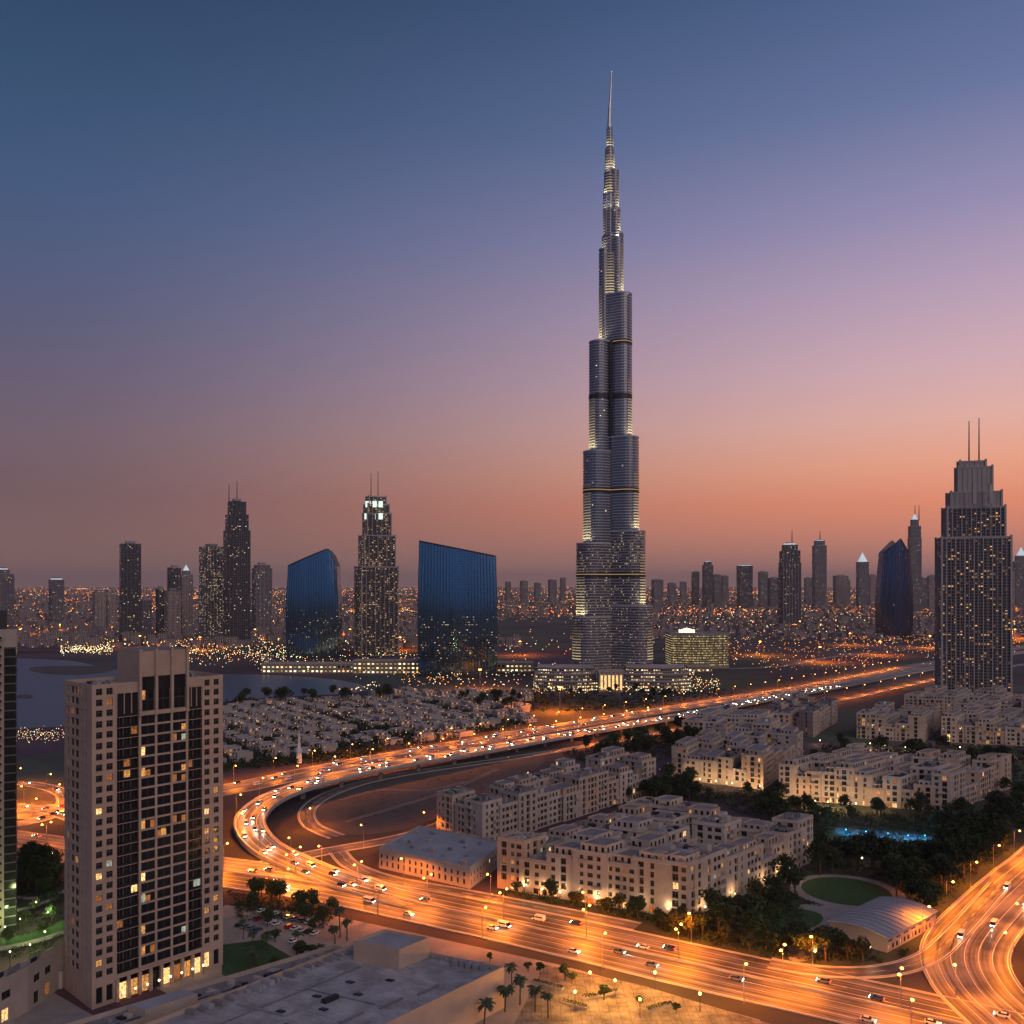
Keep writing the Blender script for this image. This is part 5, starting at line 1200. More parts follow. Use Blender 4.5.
for i in range(26):      # ducts and air handlers along the back edge
    u = L1-4-i*2.6+rr_.uniform(-.6,.6); one(u, L2-rr_.uniform(3.5,6), 12.63, u+rr_.uniform(.8,1.9), L2-1.5-rr_.uniform(0,.8), 12.6+rr_.uniform(.7,1.7), rr_.choice((M['clutter'],M['roof'],M['roof2'])))
for i in range(5): one(L1-3.6-rr_.random(), 4+i*2.6, 12.64, L1-1.6, 5.8+i*2.6, 14.4, M['clutter'])
one(L1-58, L2-26, 12.65, L1-57.4, L2-8, 13.1, M['clutter']); one(L1-57.4, L2-26.6, 12.66, L1-44, L2-26, 13.1, M['clutter']); one(L1-46, L2-29, 12.67, L1-41, L2-27.4, 14, M['dark'])

for i in range(5):      # long ducts, a cable tray and skylights
    a = MB(); u = L1-20-i*13; a.tube(XY(u, 8+i*2, 13.1), XY(u-9, 8+i*2, 13.1), .3, .3, M['steel'], 8); a.build('duct', fb)
for i in range(7): one(L1-24-i*6.5, 22+(i%2)*9, 12.69, L1-22.6-i*6.5, 24.4+(i%2)*9, 13.0, M['carglass'])
for i in range(9): one(L1-2.2, 3+i*2.7, 12.7, L1-1.2, 4.4+i*2.7, 13.6, M['clutter'])
one(L1-70, 39, 12.71, L1-18, 39.35, 12.95, M['steel']); one(L1-40, 14, 12.72, L1-39.6, 38.9, 12.95, M['steel'])
# lower annexe roofs running left
E_ = Vector((C_.x, C_.y))+d1*.3; d3 = Vector((-.76,-.65)).normalized()
Pa = E_+d3*92
an, XYa, La, Lb = boxbuilding('annexe', 'long low grey annexe with parapets and roof units, behind the flat-roofed hall', 'annexe', V2(Pa.x, Pa.y), V2(E_.x, E_.y), V2(E_.x+d1.x*13, E_.y+d1.y*13), 8.5, 'wall', 'roof', None, 14, 1.4, 44)
a = MB(); a.box(18, 2, 8.52, 34, 9, 11.5, M['wall'], M['roof2'], xf=XYa); a.build('roof_block', an)
for i in range(9): a = MB(); a.tube(XYa(5+i*9, 4, 9.2), XYa(12+i*9, 4, 9.2), .35, .35, M['steel'], 6); a.build('duct', an)

# ------------------------------------------------------------------ villas by the lake
def villa_mesh(seed):
    r = random.Random(seed); a = MB(); w, d = r.uniform(12,15), r.uniform(9,12); h = r.choice((3.8,4.4,6.2,6.6))
    a.box(-w/2,-d/2,0,w/2,d/2,h,M['villa'],M['villa']); a.box(-w/2+.5,-d/2+.5,h+.01,w/2-.5,d/2-.5,h+.05,M['roof2'])
    for (x0,y0,x1,y1) in ((-w/2,-d/2,w/2,-d/2+.4),(-w/2,d/2-.4,w/2,d/2),(-w/2,-d/2+.4,-w/2+.4,d/2-.4),(w/2-.4,-d/2+.4,w/2,d/2-.4)): a.box(x0,y0,h+.02,x1,y1,h+.9,M['villa'])
    if seed % 3 == 0: a.box(-w/2+1,-1,h+.06,-w/2+4,2,h+2.4,M['villa'],M['roof2'])
    a.box(w/2-.1,-d/2+1,0,w/2+4,d/2-2,3.4,M['villa'],M['roof2'])
    for fz in (1, 4.2, 7.4):
        if fz+1.7 > h: break
        for k in range(4):
            x = -w/2+1.4+k*(w-2.8)/3.5; lm = r.choice(['glass']*8+['lit','litdim']); a.box(x,-d/2-.06,fz,x+1.4,-d/2-.01,fz+1.7,M[lm])
            y = -d/2+1.2+k*(d-2.6)/3.5; a.box(w/2+.01,y,fz,w/2+.06,y+1.2,fz+1.7,M[r.choice(['glass']*8+['lit'])])
    a.box(-1.5,-d/2-1.4,3,1.5,-d/2-.07,3.3,M['villa'])
    return a.mesh('villa')
VM = [villa_mesh(s) for s in range(9)]
rv = random.Random(4); nvl = 0; placed = []
def area_phrase(px, py):
    h_ = 'left' if px < 300 else 'middle' if px < 410 else 'right'
    v_ = 'nearest the lake shore' if py < 712 else 'in the middle rows' if py < 735 else 'nearest the highway'
    return f'small white flat-roofed villa {v_} in the {h_} part of the villa quarter', f'villas {v_} in the {h_} part'
VA = .62; vd, vn = V2(math.cos(VA), math.sin(VA)), V2(-math.sin(VA), math.cos(VA)); cands = []
for ri in range(-70, 90):
    for ci in range(-60, 60):
        off_ = ri*17+(ri//2)*12.0; p = V2(-150, 900)+vn*off_+vd*(ci*21+(ci//6)*9+rv.uniform(-1,1))
        px, py = 512+F*p.x/p.y if p.y > 50 else -9, HY+F*H/p.y if p.y > 50 else -9
        if not (150 < px < 528 and 692 < py < 775) or py > 772-(px-150)*.105 or in_lake(p.x, p.y) or in_lake(p.x+25, p.y+25) or in_lake(p.x-25, p.y+40): continue
        if dist_road((p.x, p.y), hwA) < 32 or dist_road((p.x,p.y), hw_far2, 2) < 22 or rv.random() < .12: continue
        cands.append((p, px, py, ri))
rv.shuffle(cands)
for p, px, py, ri in cands[:292]:
    placed.append(p); nvl += 1; lab, grp = area_phrase(px, py)
    o = obj_from(VM[rv.randrange(9)], 'villa', None, (p.x, p.y, 0), VA+(math.pi if ri % 2 else 0)+rv.uniform(-.03,.03)); tag(o, lab, 'villa', grp)
print('VILLA CANDS', len(cands))
# minaret-like white spire between villas and highway
p = G(299, 763); o = thing('spire_tower', 'small white pointed tower lit bluish beside the villas and the highway', 'spire tower', (p.x, p.y, 0))
a = MB(); a.tube((0,0,0),(0,0,9),2.4,2.0,M['white'],10); a.tube((0,0,9),(0,0,11),2.8,2.6,M['white'],10); a.build('shaft', o); a = MB(); a.tube((0,0,11),(0,0,26),1.4,.15,M['white'],8); a.build('spire', o)

# ------------------------------------------------------------------ trees
def tree_meshes(seed, h, cr, leafs, lm):
    r = random.Random(seed); t = MB(); t.tube((0,0,0),(0,0,h*.35),.28,.2,M['bark'],7); t.tube((0,0,h*.35),(.2,.1,h*.7),.2,.08,M['bark'],6)
    blobs = []
    for k in range(7):
        a_ = r.uniform(0, 6.28); rad = r.uniform(.2,.68)*cr; z = h*r.uniform(.45,.85); q = (rad*math.cos(a_), rad*math.sin(a_), z); blobs.append((q, r.uniform(.38,.6)*cr))
        t.tube((0,0,h*r.uniform(.25,.5)), q, .12, .04, M['bark'], 5)
    blobs.append(((0,0,h*.85), cr*.5))
    c = MB()
    for i in range(leafs):
        q, br_ = r.choice(blobs); v = Vector((r.gauss(0,1), r.gauss(0,1), r.gauss(0,1))).normalized()*br_*r.uniform(.55,1.05); p = Vector(q)+Vector((v.x, v.y, v.z*.8))
        if p.z < h*.25: continue
        s = r.uniform(.28,.62); n = Vector((r.gauss(0,1), r.gauss(0,1), r.gauss(.4,1))).normalized(); e = n.orthogonal().normalized(); f = n.cross(e)
        c.face([p-e*s, p-f*s*.6, p+e*s, p+f*s*.6], lm)
    return t.mesh('trunk'), c.mesh('crown')
TM = [tree_meshes(1,8.5,3.6,620,M['leaf']), tree_meshes(2,7,3.2,520,M['leaf2']), tree_meshes(3,10,4.2,760,M['leaf3']), tree_meshes(4,6,2.6,420,M['leaf']), tree_meshes(5,9,3.0,560,M['leaf3'])]
def palm_meshes(seed, h):
    r = random.Random(seed); t = MB(); lean = r.uniform(-.5,.5)
    for k in range(5): t.tube((lean*k*k/16,0,h*k/5),(lean*(k+1)**2/16,0,h*(k+1)/5),.26-.02*k,.24-.02*k,M['bark'],7)
    c = MB(); top = Vector((lean*25/16,0,h))
    for i in range(22):
        a_ = i*2.399; up = r.uniform(-.1,1.0); prev = top; dirv = Vector((math.cos(a_), math.sin(a_), up)).normalized(); L_ = r.uniform(2.4,3.2)
        for k in range(6):
            nx_ = prev+dirv*L_/6; sd = dirv.cross(Vector((0,0,1))).normalized(); wdt = .5*math.sin(math.pi*(k+.7)/6.6)+.06
            c.face([prev-sd*wdt+V2(0,0,-.18), prev, nx_, nx_-sd*wdt+V2(0,0,-.22)], M['palm']); c.face([prev, prev+sd*wdt+V2(0,0,-.18), nx_+sd*wdt+V2(0,0,-.22), nx_], M['palm'])
            prev = nx_; dirv = (dirv+Vector((0,0,-.26))).normalized()
    return t.mesh('trunk'), c.mesh('crown')
PM = [palm_meshes(1,8), palm_meshes(2,6.5), palm_meshes(3,10)]
rt = random.Random(21)
def plant(p, kind, label, group, sc=1):
    tm, cm = kind; nm = 'palm_tree' if kind in PM else 'leafy_tree'
    o = bpy.data.objects.new(nm, None); COL.objects.link(o); o.location = (p.x, p.y, 0); o.rotation_euler.z = rt.uniform(0,6.28); s = sc*rt.uniform(.8,1.2); o.scale = (s, s, s*rt.uniform(.9,1.1))
    tag(o, label, 'palm' if kind in PM else 'tree', group); obj_from(tm, 'trunk', o); obj_from(cm, 'crown', o)
def inpoly(x, y, poly):
    c = False
    for i in range(len(poly)):
        (ax, ay), (bx, by) = poly[i], poly[i-1]
        if (ay > y) != (by > y) and x < (bx-ax)*(y-ay)/(by-ay)+ax: c = not c
    return c
footprints = [[Vector((G(*q).x, G(*q).y)) for q in (a, b, c)] for _, a, b, c, *r_ in BLOCKS]+[[Vector((G(*q).x, G(*q).y)) for q in ((379,868),(470,889),(505,862))],[Vector((G(*q).x, G(*q).y)) for q in ((828,937),(887,956),(940,926))]]
def blocked(p, m=3.5):
    P2 = Vector((p.x, p.y))
    for a, b, c in footprints:
        e1, e2 = b-a, c-b; det = e1.x*e2.y-e1.y*e2.x; q = P2-a; u = (q.x*e2.y-q.y*e2.x)/det; v = (e1.x*q.y-e1.y*q.x)/det
        mu, mv = m/e1.length, m/e2.length
        if -mu < u < 1+mu and -mv < v < 1+mv: return True
    for ln, w in ((hwA,19),(hwB,13),(svc,8),(spur,8.5),(boul,21.5),(ramp2,7),(right,18.5),(rightl,7),(loopw,9),(loopw2,8)):
        if dist_road(p, ln, 2) < w+1: return True
    return False
ntree = 0; tp = []
TS = 1.35
AREAS = [  # polygon in the photograph, how many, kinds, scale, phrase
 ([(810,852),(845,826),(930,838),(1010,845),(985,880),(935,930),(905,905),(870,880),(830,870)], 62, (0,2,4,2), 1.15, 'in the dark garden between the pool and the side avenue'),
 ([(688,925),(745,900),(815,868),(835,872),(790,905),(770,945),(720,950)], 24, (0,1,2), .95, 'along the right flank of the large courtyard block'),
 ([(740,950),(800,945),(880,958),(930,955),(900,968),(800,965)], 20, (0,1,3), .9, 'between the barrel-roofed hall and the boulevard'),
 ([(505,893),(560,897),(690,922),(730,945),(700,942),(500,905)], 24, (3,0,1), .75, 'in front of the large courtyard block along the boulevard'),
 ([(560,808),(600,796),(690,778),(700,800),(620,806),(520,830)], 26, (0,2,4), .95, 'between the narrow apartment row and the large courtyard block'),
 ([(560,752),(610,742),(690,726),(700,742),(660,762),(600,768)], 30, (2,4,0), 1.25, 'in the dense belt below the flyover'),
 ([(790,770),(850,745),(930,752),(1010,758),(1024,790),(1000,775),(880,760),(800,785)], 24, (0,2,4), 1.0, 'between the pool block and the blocks below the big stepped tower'),
 ([(1005,790),(1024,790),(1024,840),(990,830)], 9, (0,2), 1.1, 'at the right edge beside the wide pool block'),
 ([(226,885),(260,880),(335,915),(325,935),(240,925)], 14, (3,1,0), .8, 'between the boulevard and the parking lot right of the beige tower'),
 ([(16,862),(62,868),(62,900),(16,890)], 14, (0,2), 1.0, 'between the left tower and the beige tower'),
 ([(430,700),(520,697),(560,705),(480,712)], 16, (2,4), 1.1, 'around the far park below the big blue building'),
 ([(560,695),(640,692),(730,694),(700,702),(580,706)], 14, (2,4), .9, 'in the garden at the foot of the supertall tower'),
 ([(690,800),(780,795),(830,820),(815,845),(780,822),(720,806)], 20, (0,2,4), .95, 'between the large courtyard block and the wide pool block'),
 ([(835,812),(960,818),(1000,812),(1020,835),(930,832),(840,826)], 20, (0,2), .85, 'in front of the wide pool block beside the pool'),
 ([(225,697),(400,697),(420,703),(300,706),(225,708)], 14, (2,0), 1.4, 'along the lake shore behind the villas'),
]
for poly, n, kinds, sc, ph in AREAS:
    x0, x1 = min(q[0] for q in poly), max(q[0] for q in poly); y0, y1 = min(q[1] for q in poly), max(q[1] for q in poly); c = 0
    for _ in range(n*60):
        if c >= n: break
        x, y = rt.uniform(x0, x1), rt.uniform(y0, y1)
        if not inpoly(x, y, poly): continue
        p = G(x, y)
        if blocked(p) or any((p.x-q.x)**2+(p.y-q.y)**2 < (3.1*sc)**2 for q in tp) or in_lake(p.x, p.y): continue
        if (p-G(846,891)).length < 21 or (828 < x < 938 and 822 < y < 866): continue
        if (p-G(884,938)).length < 26: continue
        k = TM[rt.choice(kinds)]; plant(p, k, 'dark leafy tree '+ph, 'trees '+ph, sc*TS); tp.append(p); c += 1
for i in range(26):
    p = G(rt.uniform(240,322), rt.uniform(938,975))
    if i < 15: plant(p, PM[i%3] if i%2 else TM[3], ('small palm' if i%2 else 'small bushy tree')+' in the garden strip right of the beige tower', ('palms' if i%2 else 'trees')+' in the strip right of the beige tower', .8)
for i, (x, y, k, lab) in enumerate([(505,1012,1,'palm at the right end wall of the flat-roofed hall'),(520,1005,0,'palm beside the service yard, right of the hall end wall'),(535,1012,1,'palm at the edge of the orange plaza'),(548,1018,0,'rightmost palm between hall and orange plaza'),(512,995,2,'tallest palm behind the end wall of the flat-roofed hall'),(484,1030,1,'palm cut by the bottom edge below the hall wall'),(340,938,2,'tall palm in the clump behind the roof block'),(347,941,0,'middle palm in the clump behind the roof block'),(335,944,1,'shortest palm in the clump behind the roof block')]):
    plant(G(x, y), PM[k], lab, None, 1.0)
for i, (x, y, s) in enumerate([(490,962,.5),(540,975,.75),(565,981,.8),(572,984,.7),(604,1000,.9),(640,1006,.65),(528,972,.6),(676,1014,.5)]):
    plant(G(x, y), TM[3], ['slim tree on the near kerb above the palms','bushy tree at the corner of the orange plaza','bushy tree in a pair on the near kerb','second bushy tree of the pair on the near kerb','amber-lit tree standing in the middle of the orange plaza','small amber-lit tree on the plaza right of the middle one','small tree left of the bushy corner tree','small round tree at the right end of the plaza'][i], None, s)
    if i in (4,5): 
        pass

# ------------------------------------------------------------------ plaza and garden lamps
def small_lamp(px, py, label, group, ld, hgt=5, m='lampglow', cat='garden lamp', rb=.45):
    p = G(px, py); o = thing('garden_lamp', label, cat, (p.x, p.y, 0), 0, group)
    a = MB(); a.tube((0,0,0),(0,0,hgt-.3),.09,.07,M['dark'],6); a.build('post', o); a = MB(); a.ball((0,0,hgt),rb,M[m],8,6); a.build('lamp_globe', o)
    l = bpy.data.objects.new('globe_light', LD[ld]); COL.objects.link(l); l.parent = o; l.location = (0,0,hgt+rb+.5)
for x, y in [(590,990),(615,998),(655,990),(575,1010),(640,1018),(700,1012)]: small_lamp(x, y, 'amber globe lamp standing on the sandy plaza', 'amber lamps on the sandy plaza', 'plaza', 6)
for x, y in [(524,894),(542,898),(560,901),(578,904),(596,907),(612,910),(640,914),(668,918)]: small_lamp(x, y, 'warm lamp before the arcade of the large courtyard block', 'lamps before the arcade', 'warms', 4, 'lampwhite')
for x, y in [(705,915),(735,902),(765,888),(790,876)]: small_lamp(x, y, 'warm lamp along the right flank of the large courtyard block', 'lamps along the right flank', 'warms', 3.5, 'lampwhite')
for x, y in [(686,783),(700,785),(716,787),(732,789),(748,791),(760,792)]: small_lamp(x, y, 'lamp before the lit shops of the tree-belt block', 'lamps before the lit shops', 'warm', 4, 'lampwhite')
for x, y in [(790,804),(802,805),(815,807),(828,808),(842,809),(856,810),(880,811)]: small_lamp(x, y, 'lamp before the lit shops of the wide pool block', 'lamps before the pool block', 'warm', 4, 'lampwhite')
for x, y in [(846,834),(866,836),(888,838),(908,840),(925,840)]: small_lamp(x, y, 'cyan lamp at the edge of the blue pool', 'cyan lamps at the pool', 'cyan', 2.5, 'lamp_c', rb=.3)
for x, y in [(835,845),(862,866),(786,858),(905,852),(958,850),(780,880)]: small_lamp(x, y, 'pale lamp among the dark garden trees', 'pale lamps among the garden trees', 'warms', 4, 'lampwhite')
for x, y in [(795,935),(870,958),(815,962),(770,948)]: small_lamp(x, y, 'warm lamp by the paths around the barrel-roofed hall', 'lamps around the barrel-roofed hall', 'warms', 4, 'lampwhite')
for x, y in [(870,748),(885,750),(905,752),(820,745),(960,752),(985,755),(1005,757)]: small_lamp(x, y, 'lamp in the lane below the row of far blocks', 'lamps in the lane below the far blocks', 'warm', 4, 'lampwhite')
pool = smooth(gp((838,828),(880,831),(930,836),(926,841),(880,838),(842,835)), 4, True)
tag(sheet('pool', pool, M['pool'], .2), 'long blue-lit pool in front of the wide apartment block', 'pool', None, 'structure')
sheet('pool', gp((1000,800),(1040,805),(1045,812),(1000,808)), M['pool'], .21)

# ------------------------------------------------------------------ cars
CM = {}
def car_body(col, full):
    a = MB(); L_, W_ = 4.6, 1.85
    sec = [(-2.3,.45,.85),(-2.2,.35,.98),(-1.5,.3,1.02),(-1.45,.3,1.04),(1.0,.3,1.0),(1.1,.3,.98),(2.1,.32,.78),(2.3,.42,.66)]
    hw = [.78,.9,.93,.93,.93,.93,.9,.76]
    for i in range(len(sec)-1):
        (x0,b0,t0),(x1,b1,t1) = sec[i],sec[i+1]; w0,w1 = hw[i],hw[i+1]
        a.face([(x0,-w0,t0),(x1,-w1,t1),(x1,w1,t1),(x0,w0,t0)], col); a.face([(x0,-w0,b0),(x1,-w1,b1),(x1,-w1,t1),(x0,-w0,t0)], col); a.face([(x1,w1,b1),(x0,w0,b0),(x0,w0,t0),(x1,w1,t1)], col)
    a.face([(-2.3,.78,.45),(-2.3,-.78,.45),(-2.3,-.78,.85),(-2.3,.78,.85)], col); a.face([(2.3,-.76,.42),(2.3,.76,.42),(2.3,.76,.66),(2.3,-.76,.66)], col)
    return a
def cabin(a, col):
    P0 = [(-2.0,.82,1.0),(-2.0,-.82,1.0),(1.05,-.82,1.0),(1.05,.82,1.0)]; P1 = [(-1.4,.62,1.46),(-1.4,-.62,1.46),(.25,-.62,1.46),(.25,.62,1.46)]
    for i in range(4): a.face([P0[i],P0[(i+1)%4],P1[(i+1)%4],P1[i]], M['carglass'])
    a.face([(p[0],p[1],1.47) for p in (P1[0],P1[1],P1[2],P1[3])], col)
def wheels(a, x, y): a.tube((x,y-.1,.33),(x,y+.1,.33),.33,.33,M['tyre'],12)
cols = {'white': mat('white_car_paint',(.7,.7,.7),(.65,.65,.65),1,.25), 'silver': mat('silver_car_paint',(.4,.4,.42),None,1,.25,.6), 'black': mat('black_car_paint',(.03,.03,.035),None,1,.2), 'red': mat('red_car_paint',(.35,.03,.03),None,1,.25), 'blue': mat('blue_car_paint',(.04,.07,.2),None,1,.25)}
def lamp_boxes(a, xs, m, s=.16):
    for y in (-.62,.62): a.box(xs-.04, y-s, .58, xs+.04, y+s, .78, m)
for cn, cm_ in cols.items():
    a = car_body(cm_, True); body = a.mesh('body'); c = MB(); cabin(c, cm_); cab = c.mesh('cabin')
    full = car_body(cm_, False); cabin(full, cm_)
    for x in (-1.45,1.45):
        for y in (-.85,.85): wheels(full, x, y)
    parked = MB(); parked.v, parked.f, parked.m, parked.uv, parked.mats = list(full.v), list(full.f), list(full.m), list(full.uv), list(full.mats)
    lamp_boxes(full, 2.3, M['head'], .22); lamp_boxes(full, -2.32, M['tail'], .3)
    lamp_boxes(parked, 2.3, M['white']); lamp_boxes(parked, -2.32, M['dark'])
    CM[cn] = (body, cab, full.mesh('car'), parked.mesh('car'))
def van_mesh(cm_):
    a = MB(); a.box(-2.6,-1.0,.4,1.5,1.0,2.3,cm_); P0=[(1.51,-.98,.4),(2.6,-.95,.4),(2.6,.95,.4),(1.51,.98,.4)]; T=[(1.51,-.98,2.25),(1.9,-.9,2.1),(1.9,.9,2.1),(1.51,.98,2.25)]; Mm=[(1.51,-.98,1.15),(2.62,-.95,1.05),(2.62,.95,1.05),(1.51,.98,1.15)]
    for i in range(4): a.face([P0[i],P0[(i+1)%4],Mm[(i+1)%4],Mm[i]], cm_); a.face([Mm[i],Mm[(i+1)%4],T[(i+1)%4],T[i]], M['carglass'])
    a.face(T, cm_); a.box(-2.0,-1.03,1.4,1.2,-1.01,1.95,M['carglass']); a.box(-2.0,1.01,1.4,1.2,1.03,1.95,M['carglass'])
    for x in (-1.6,1.8):
        for y in (-.9,.9): wheels(a, x, y)
    lamp_boxes(a, 2.66, M['head'], .2); lamp_boxes(a, -2.66, M['tail'], .16); return a.mesh('van')
VAN = van_mesh(cols['white'])
w_ = MB(); wheels(w_, 0, 0); WHEEL = w_.mesh('wheel'); h_ = MB(); h_.box(-.04,-.3,-.1,.04,.3,.1,M['head']); HEAD = h_.mesh('headlight'); t_ = MB(); t_.box(-.04,-.26,-.1,.04,.26,.1,M['tail']); TAIL = t_.mesh('tail_light')
bl_ = bpy.data.lights.new('headlight_beam', 'SPOT'); bl_.energy = 1700; bl_.color = (1,.9,.72); bl_.spot_size = R(50); bl_.spot_blend = .8; bl_.shadow_soft_size = .3
rc = random.Random(8)
QUEUE = []
def car(p, d, label, group, near=False, beam=True): QUEUE.append((tuple(p), d.copy(), label, group, near, beam)); return None
def make_car(p, d, label, group, near, beam):
    cn = rc.choices(list(cols), (6,4,3,1,1))[0]; rz = math.atan2(d.y, d.x); b, c, f, pk = CM[cn]
    label = label.replace('@', cn)
    if rc.random() < .22:
        o = obj_from(VAN, 'van', None, tuple(p), rz); tag(o, label.replace(cn+' car', 'white van'), 'van', group.replace('cars', 'vans'))
    elif near:
        o = thing('car', label, 'car', tuple(p), rz, group); obj_from(b, 'body', o); obj_from(c, 'cabin', o)
        for x in (-1.45,1.45):
            for y in (-.85,.85): obj_from(WHEEL, 'wheel', o, (x,y,0))
        for y in (-.6,.6): obj_from(HEAD, 'headlight', o, (2.3,y,.66)); obj_from(TAIL, 'tail_light', o, (-2.33,y,.72))
    else:
        o = obj_from(f, 'car', None, tuple(p), rz); tag(o, label, 'car', group)
    if beam:
        l = bpy.data.objects.new('headlight_beam', bl_); COL.objects.link(l); l.parent = o; l.location = (2.6,0,.8); l.rotation_euler = (0, R(-83), 0)
    return o
def traffic(line, offs, gap, label, group, ymax=900, dz=.02, sign=1, beam=True, jitter=.5, s0=0):
    pts = resample(line, 3.0)
    for o_ in offs:
        i = s0+rc.uniform(0, gap/3)
        while i < len(pts)-2:
            k = int(i); p = pts[k]; s, d = side_of(pts, k); q = p+s*o_; q.z = p.z+dz
            if visible(q, 5) and q.y < ymax:
                near = q.y < 420
                cn_l = label(q) if callable(label) else label
                dd = d*sign; o = car(q, dd, cn_l, group(q) if callable(group) else group, near, beam)
            i += gap/3*rc.uniform(1-jitter, 1+jitter)
def lab_b(q):
    x = 512+F*q.x/q.y; y = HY+F*(H-q.z)/q.y
    ph = 'on the curl of the flyover' if y > 785 and x < 345 else 'on the straight flyover' if y < 785 else 'at the foot of the flyover'
    return f'@ car with bright headlights {ph}'
def grp(pfx): return lambda q: pfx
traffic(hwB, (-5.2,-1.6,2.0,5.6), 32, lab_b, 'cars with headlights on the flyover', 1200)
traffic(hwA, (-11,-7.3,-3.5), 64, lambda q: '@ car heading away on the highway, tail lights glowing', 'cars heading away on the highway', 1000, sign=-1, beam=False)
traffic(hwA, (4,8,12), 70, lambda q: '@ car heading right on the highway lanes next to the flyover', 'cars on the near highway lanes', 900, beam=False)
traffic(boul, (4.5,8.8,13), 85, lambda q: f"@ car with headlights on the near lanes of the boulevard {'left of the arcade block' if q.x < 0 else 'below the large block'}", 'cars on the near boulevard lanes', 900)
traffic(boul, (-4.5,-8.8,-13), 110, lambda q: f"@ car on the far lanes of the boulevard {'left of the arcade block' if q.x < 0 else 'below the large block'}", 'cars on the far boulevard lanes', 900, sign=-1, beam=False)
traffic(right, (-9,-4.5,3), 110, '@ car on the curving side avenue at the right', 'cars on the side avenue', 900)
traffic(loopw, (0,), 30, '@ car on the loop ramp left of the beige tower', 'cars on the left loop ramps', 900)
traffic(loopw2, (0,), 30, '@ car on the loop ramp left of the beige tower', 'cars on the left loop ramps', 900)
# parked cars
k_ = 0
for rw, (x0, y0, x1, y1) in enumerate([(246,917,322,936),(262,912,330,928),(240,926,300,944)]):
    A_, B_ = G(x0,y0), G(x1,y1); n = int((B_-A_).length/3.4)
    for i in range(n):
        if rc.random() < .3: continue
        p = A_.lerp(B_, i/n); d = (B_-A_).normalized(); cn = rc.choices(list(cols),(6,4,3,1,1))[0]
        o = obj_from(CM[cn][3], 'parked_car', None, (p.x,p.y,.1), math.atan2(d.x,-d.y)); tag(o, f"{cn} car parked in the {['middle','back','front'][rw]} row of the lot right of the beige tower", 'car', f"cars parked in the {['middle','back','front'][rw]} row")

QUEUE.sort(key=lambda q: q[0][1]**2+q[0][0]**2)
for q in QUEUE[:255]: make_car(*q)
ft = MB()
for (p, d, lab, g_, nr, bm) in QUEUE[255:]:
    me = CM['silver'][2]; c_, s_ = d.x/Vector((d.x,d.y)).length, d.y/Vector((d.x,d.y)).length
    for po in me.polygons:
        ft.face([(p[0]+me.vertices[i].co.x*c_-me.vertices[i].co.y*s_, p[1]+me.vertices[i].co.x*s_+me.vertices[i].co.y*c_, p[2]+me.vertices[i].co.z) for i in po.vertices], me.materials[po.material_index])
if ft.f: tag(ft.build('far_traffic'), 'dense far traffic with headlights on the highway', None, None, 'stuff')
print('CARS', len(QUEUE), 'TREES', len(tp), 'VILLAS', nvl)
# low planting that nobody could count
def shrubs(name, poly, n, m, label, s0=.5, s1=1.1, hmax=1.6, seed=1):
    r = random.Random(seed); mb = MB(); x0, x1 = min(q[0] for q in poly), max(q[0] for q in poly); y0, y1 = min(q[1] for q in poly), max(q[1] for q in poly); c = 0
    for _ in range(n*6):
        if c >= n: break
        x, y = r.uniform(x0, x1), r.uniform(y0, y1)
        if not inpoly(x, y, poly): continue
        p = G(x, y)
        if blocked(p, 1.5) or (p-G(846,891)).length < 24 or in_lake(p.x, p.y) or inpoly(p.x, p.y, [(q.x,q.y) for q in WALK]): continue
        c += 1; hh_ = r.uniform(.5, hmax)
        for k in range(14):
            q = p+Vector((r.gauss(0,.9), r.gauss(0,.9), r.uniform(.1, hh_))); s = r.uniform(s0, s1)*.5
            n_ = Vector((r.gauss(0,1), r.gauss(0,1), r.gauss(.6,1))).normalized(); e = n_.orthogonal().normalized(); f = n_.cross(e)
            mb.face([q-e*s, q-f*s*.6, q+e*s, q+f*s*.6], m)
    return tag(mb.build(name), label, None, None, 'stuff')
WALK = gp((800,905),(850,908),(872,915),(842,935),(815,958),(790,960),(788,940),(805,925))
shrubs('shrubs', [(690,925),(815,868),(850,822),(1020,842),(985,885),(935,935),(895,965),(760,958),(700,948)], 1500, M['leaf3'], 'dense shrubs and ground cover in the dark garden', seed=1)
shrubs('shrubs', [(505,890),(690,921),(735,945),(700,940),(500,905)], 420, M['leaf'], 'clipped shrubs along the boulevard verge', seed=2)
shrubs('shrubs', [(520,830),(560,808),(600,796),(690,778),(700,800),(620,806)], 420, M['leaf3'], 'dark planting in the lane between the apartment blocks', seed=3)
shrubs('shrubs', [(560,754),(610,742),(690,724),(770,706),(775,725),(700,742),(660,764),(600,770)], 700, M['leaf3'], 'scrub under the tree belt below the flyover', .8, 1.8, 3, seed=4)
shrubs('shrubs', [(790,770),(850,745),(930,746),(1024,752),(1024,790),(1000,775),(880,760),(800,785)], 600, M['leaf3'], 'planting between the far apartment blocks', .8, 1.6, 2.5, seed=5)
shrubs('shrubs', [(150,718),(225,700),(430,700),(520,705),(525,725),(330,762),(225,772),(150,775)], 2600, M['leaf3'], 'gardens and hedges between the villas', 1.6, 3.4, 5.5, seed=6)
shrubs('shrubs', [(226,885),(260,882),(335,915),(325,925),(240,920)], 260, M['leaf'], 'bushes on the verge above the parking lot', seed=7)
shrubs('shrubs', [(16,862),(62,868),(62,905),(16,895)], 300, M['leaf3'], 'bushes between the two beige towers', seed=8)
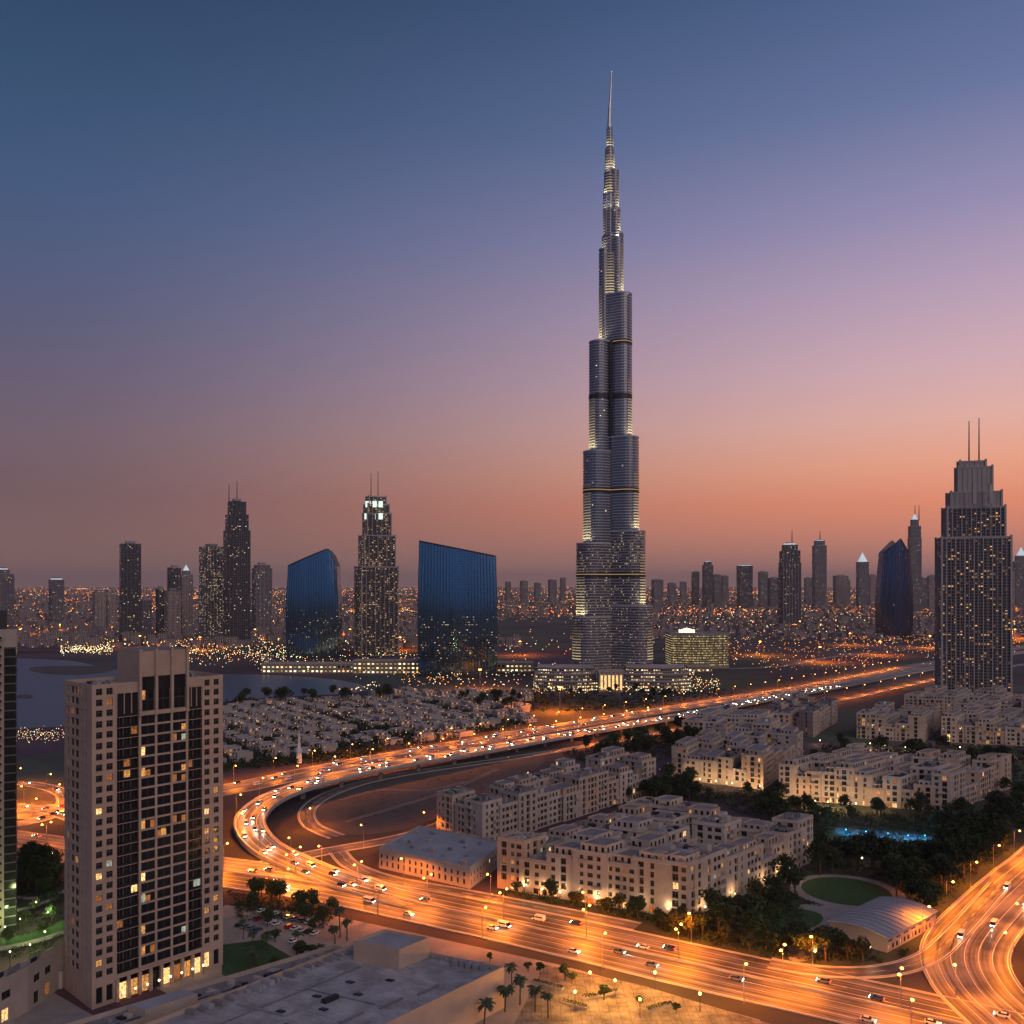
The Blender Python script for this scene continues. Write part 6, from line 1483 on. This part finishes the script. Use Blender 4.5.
shrubs('shrubs', [(430,690),(520,690),(640,690),(740,690),(740,703),(560,712),(430,712)], 900, M['leaf3'], 'park planting around the supertall podium', 1.2, 2.4, 2, seed=9)

shrubs('shrubs', [(690,800),(780,793),(835,812),(1000,822),(1010,840),(940,834),(840,824),(820,848),(780,826),(720,808)], 700, M['leaf3'], 'tall planting between the courtyard block and the wide pool block', .8, 1.6, 4.5, seed=10)
shrubs('shrubs', [(655,782),(675,782),(765,794),(782,800),(700,800),(640,790)], 260, M['leaf'], 'planting along the lit shops of the tree-belt block', .6, 1.2, 3, seed=11)
shrubs('shrubs', [(820,745),(1024,748),(1024,765),(820,765)], 500, M['leaf3'], 'dark planting in the lane below the far blocks', .9, 1.8, 5, seed=12)
print('LEAFY', len([o for o in bpy.data.objects if o.name.startswith('leafy_tree')]))

# plaza details: planters, low walls, benches
for i, (x, y, L_, an, lab) in enumerate([(600,996,14,.4,'long low planter wall beneath the amber-lit tree on the plaza'),(575,1006,9,-.5,'short low planter on the left side of the plaza'),(660,1008,11,.5,'low planter on the right side of the plaza'),(548,986,12,-.55,'low planter hedge by the corner of the plaza')]):
    p = G(x, y); o = thing('planter', lab, 'planter', (p.x, p.y, 0), an, 'planters on the sandy plaza'); a = MB(); a.box(-L_/2,-.9,.1,L_/2,.9,.75,M['conc']); a.build('kerb', o)
    c_ = MB(); rr_ = random.Random(i)
    for k in range(int(L_*26)):
        q = V2(rr_.uniform(-L_/2+.2,L_/2-.2), rr_.uniform(-.7,.7), rr_.uniform(.7,1.5)); n_ = Vector((rr_.gauss(0,1), rr_.gauss(0,1), rr_.gauss(.5,1))).normalized(); e_ = n_.orthogonal().normalized()*.2; f_ = n_.cross(e_)
        c_.face([q-e_, q-f_, q+e_, q+f_], M['leaf'])
    c_.build('hedge', o)
# wheel tracks and scrub on the sandy lot
for k, pl in enumerate([[(345,822),(400,806),(450,790),(500,768)],[(340,800),(380,790),(430,790),(470,780)]]):
    ln_ = resample(smooth(gp(*pl), 8), 4); mb = MB(); 
    for p in ln_: p.z = .05
    strip(mb, ln_, -1.6, -.9, .06+.01*k, M['plaza']); strip(mb, ln_, .9, 1.6, .06+.01*k, M['plaza']); tag(mb.build('wheel_tracks'), None, None, None, 'structure')
shrubs('scrub', [(330,825),(345,800),(400,775),(500,762),(520,770),(470,800),(400,828)], 130, M['leaf2'], 'dry scrub dotted over the sandy lot', .3, .8, .9, seed=15)

shrubs('shrubs', [(0,885),(62,885),(62,945),(40,960),(0,960)], 260, M['leaf'], 'green planting on the lit terraces at the lower left', .4, .9, 1.5, seed=21)
for i, (x, y) in enumerate([(24,925),(44,935),(55,905),(8,945),(36,912),(52,925)]): plant(G(x, y), TM[i%3], 'green-lit tree on the planted terraces at the lower left', 'trees on the planted terraces', .75)
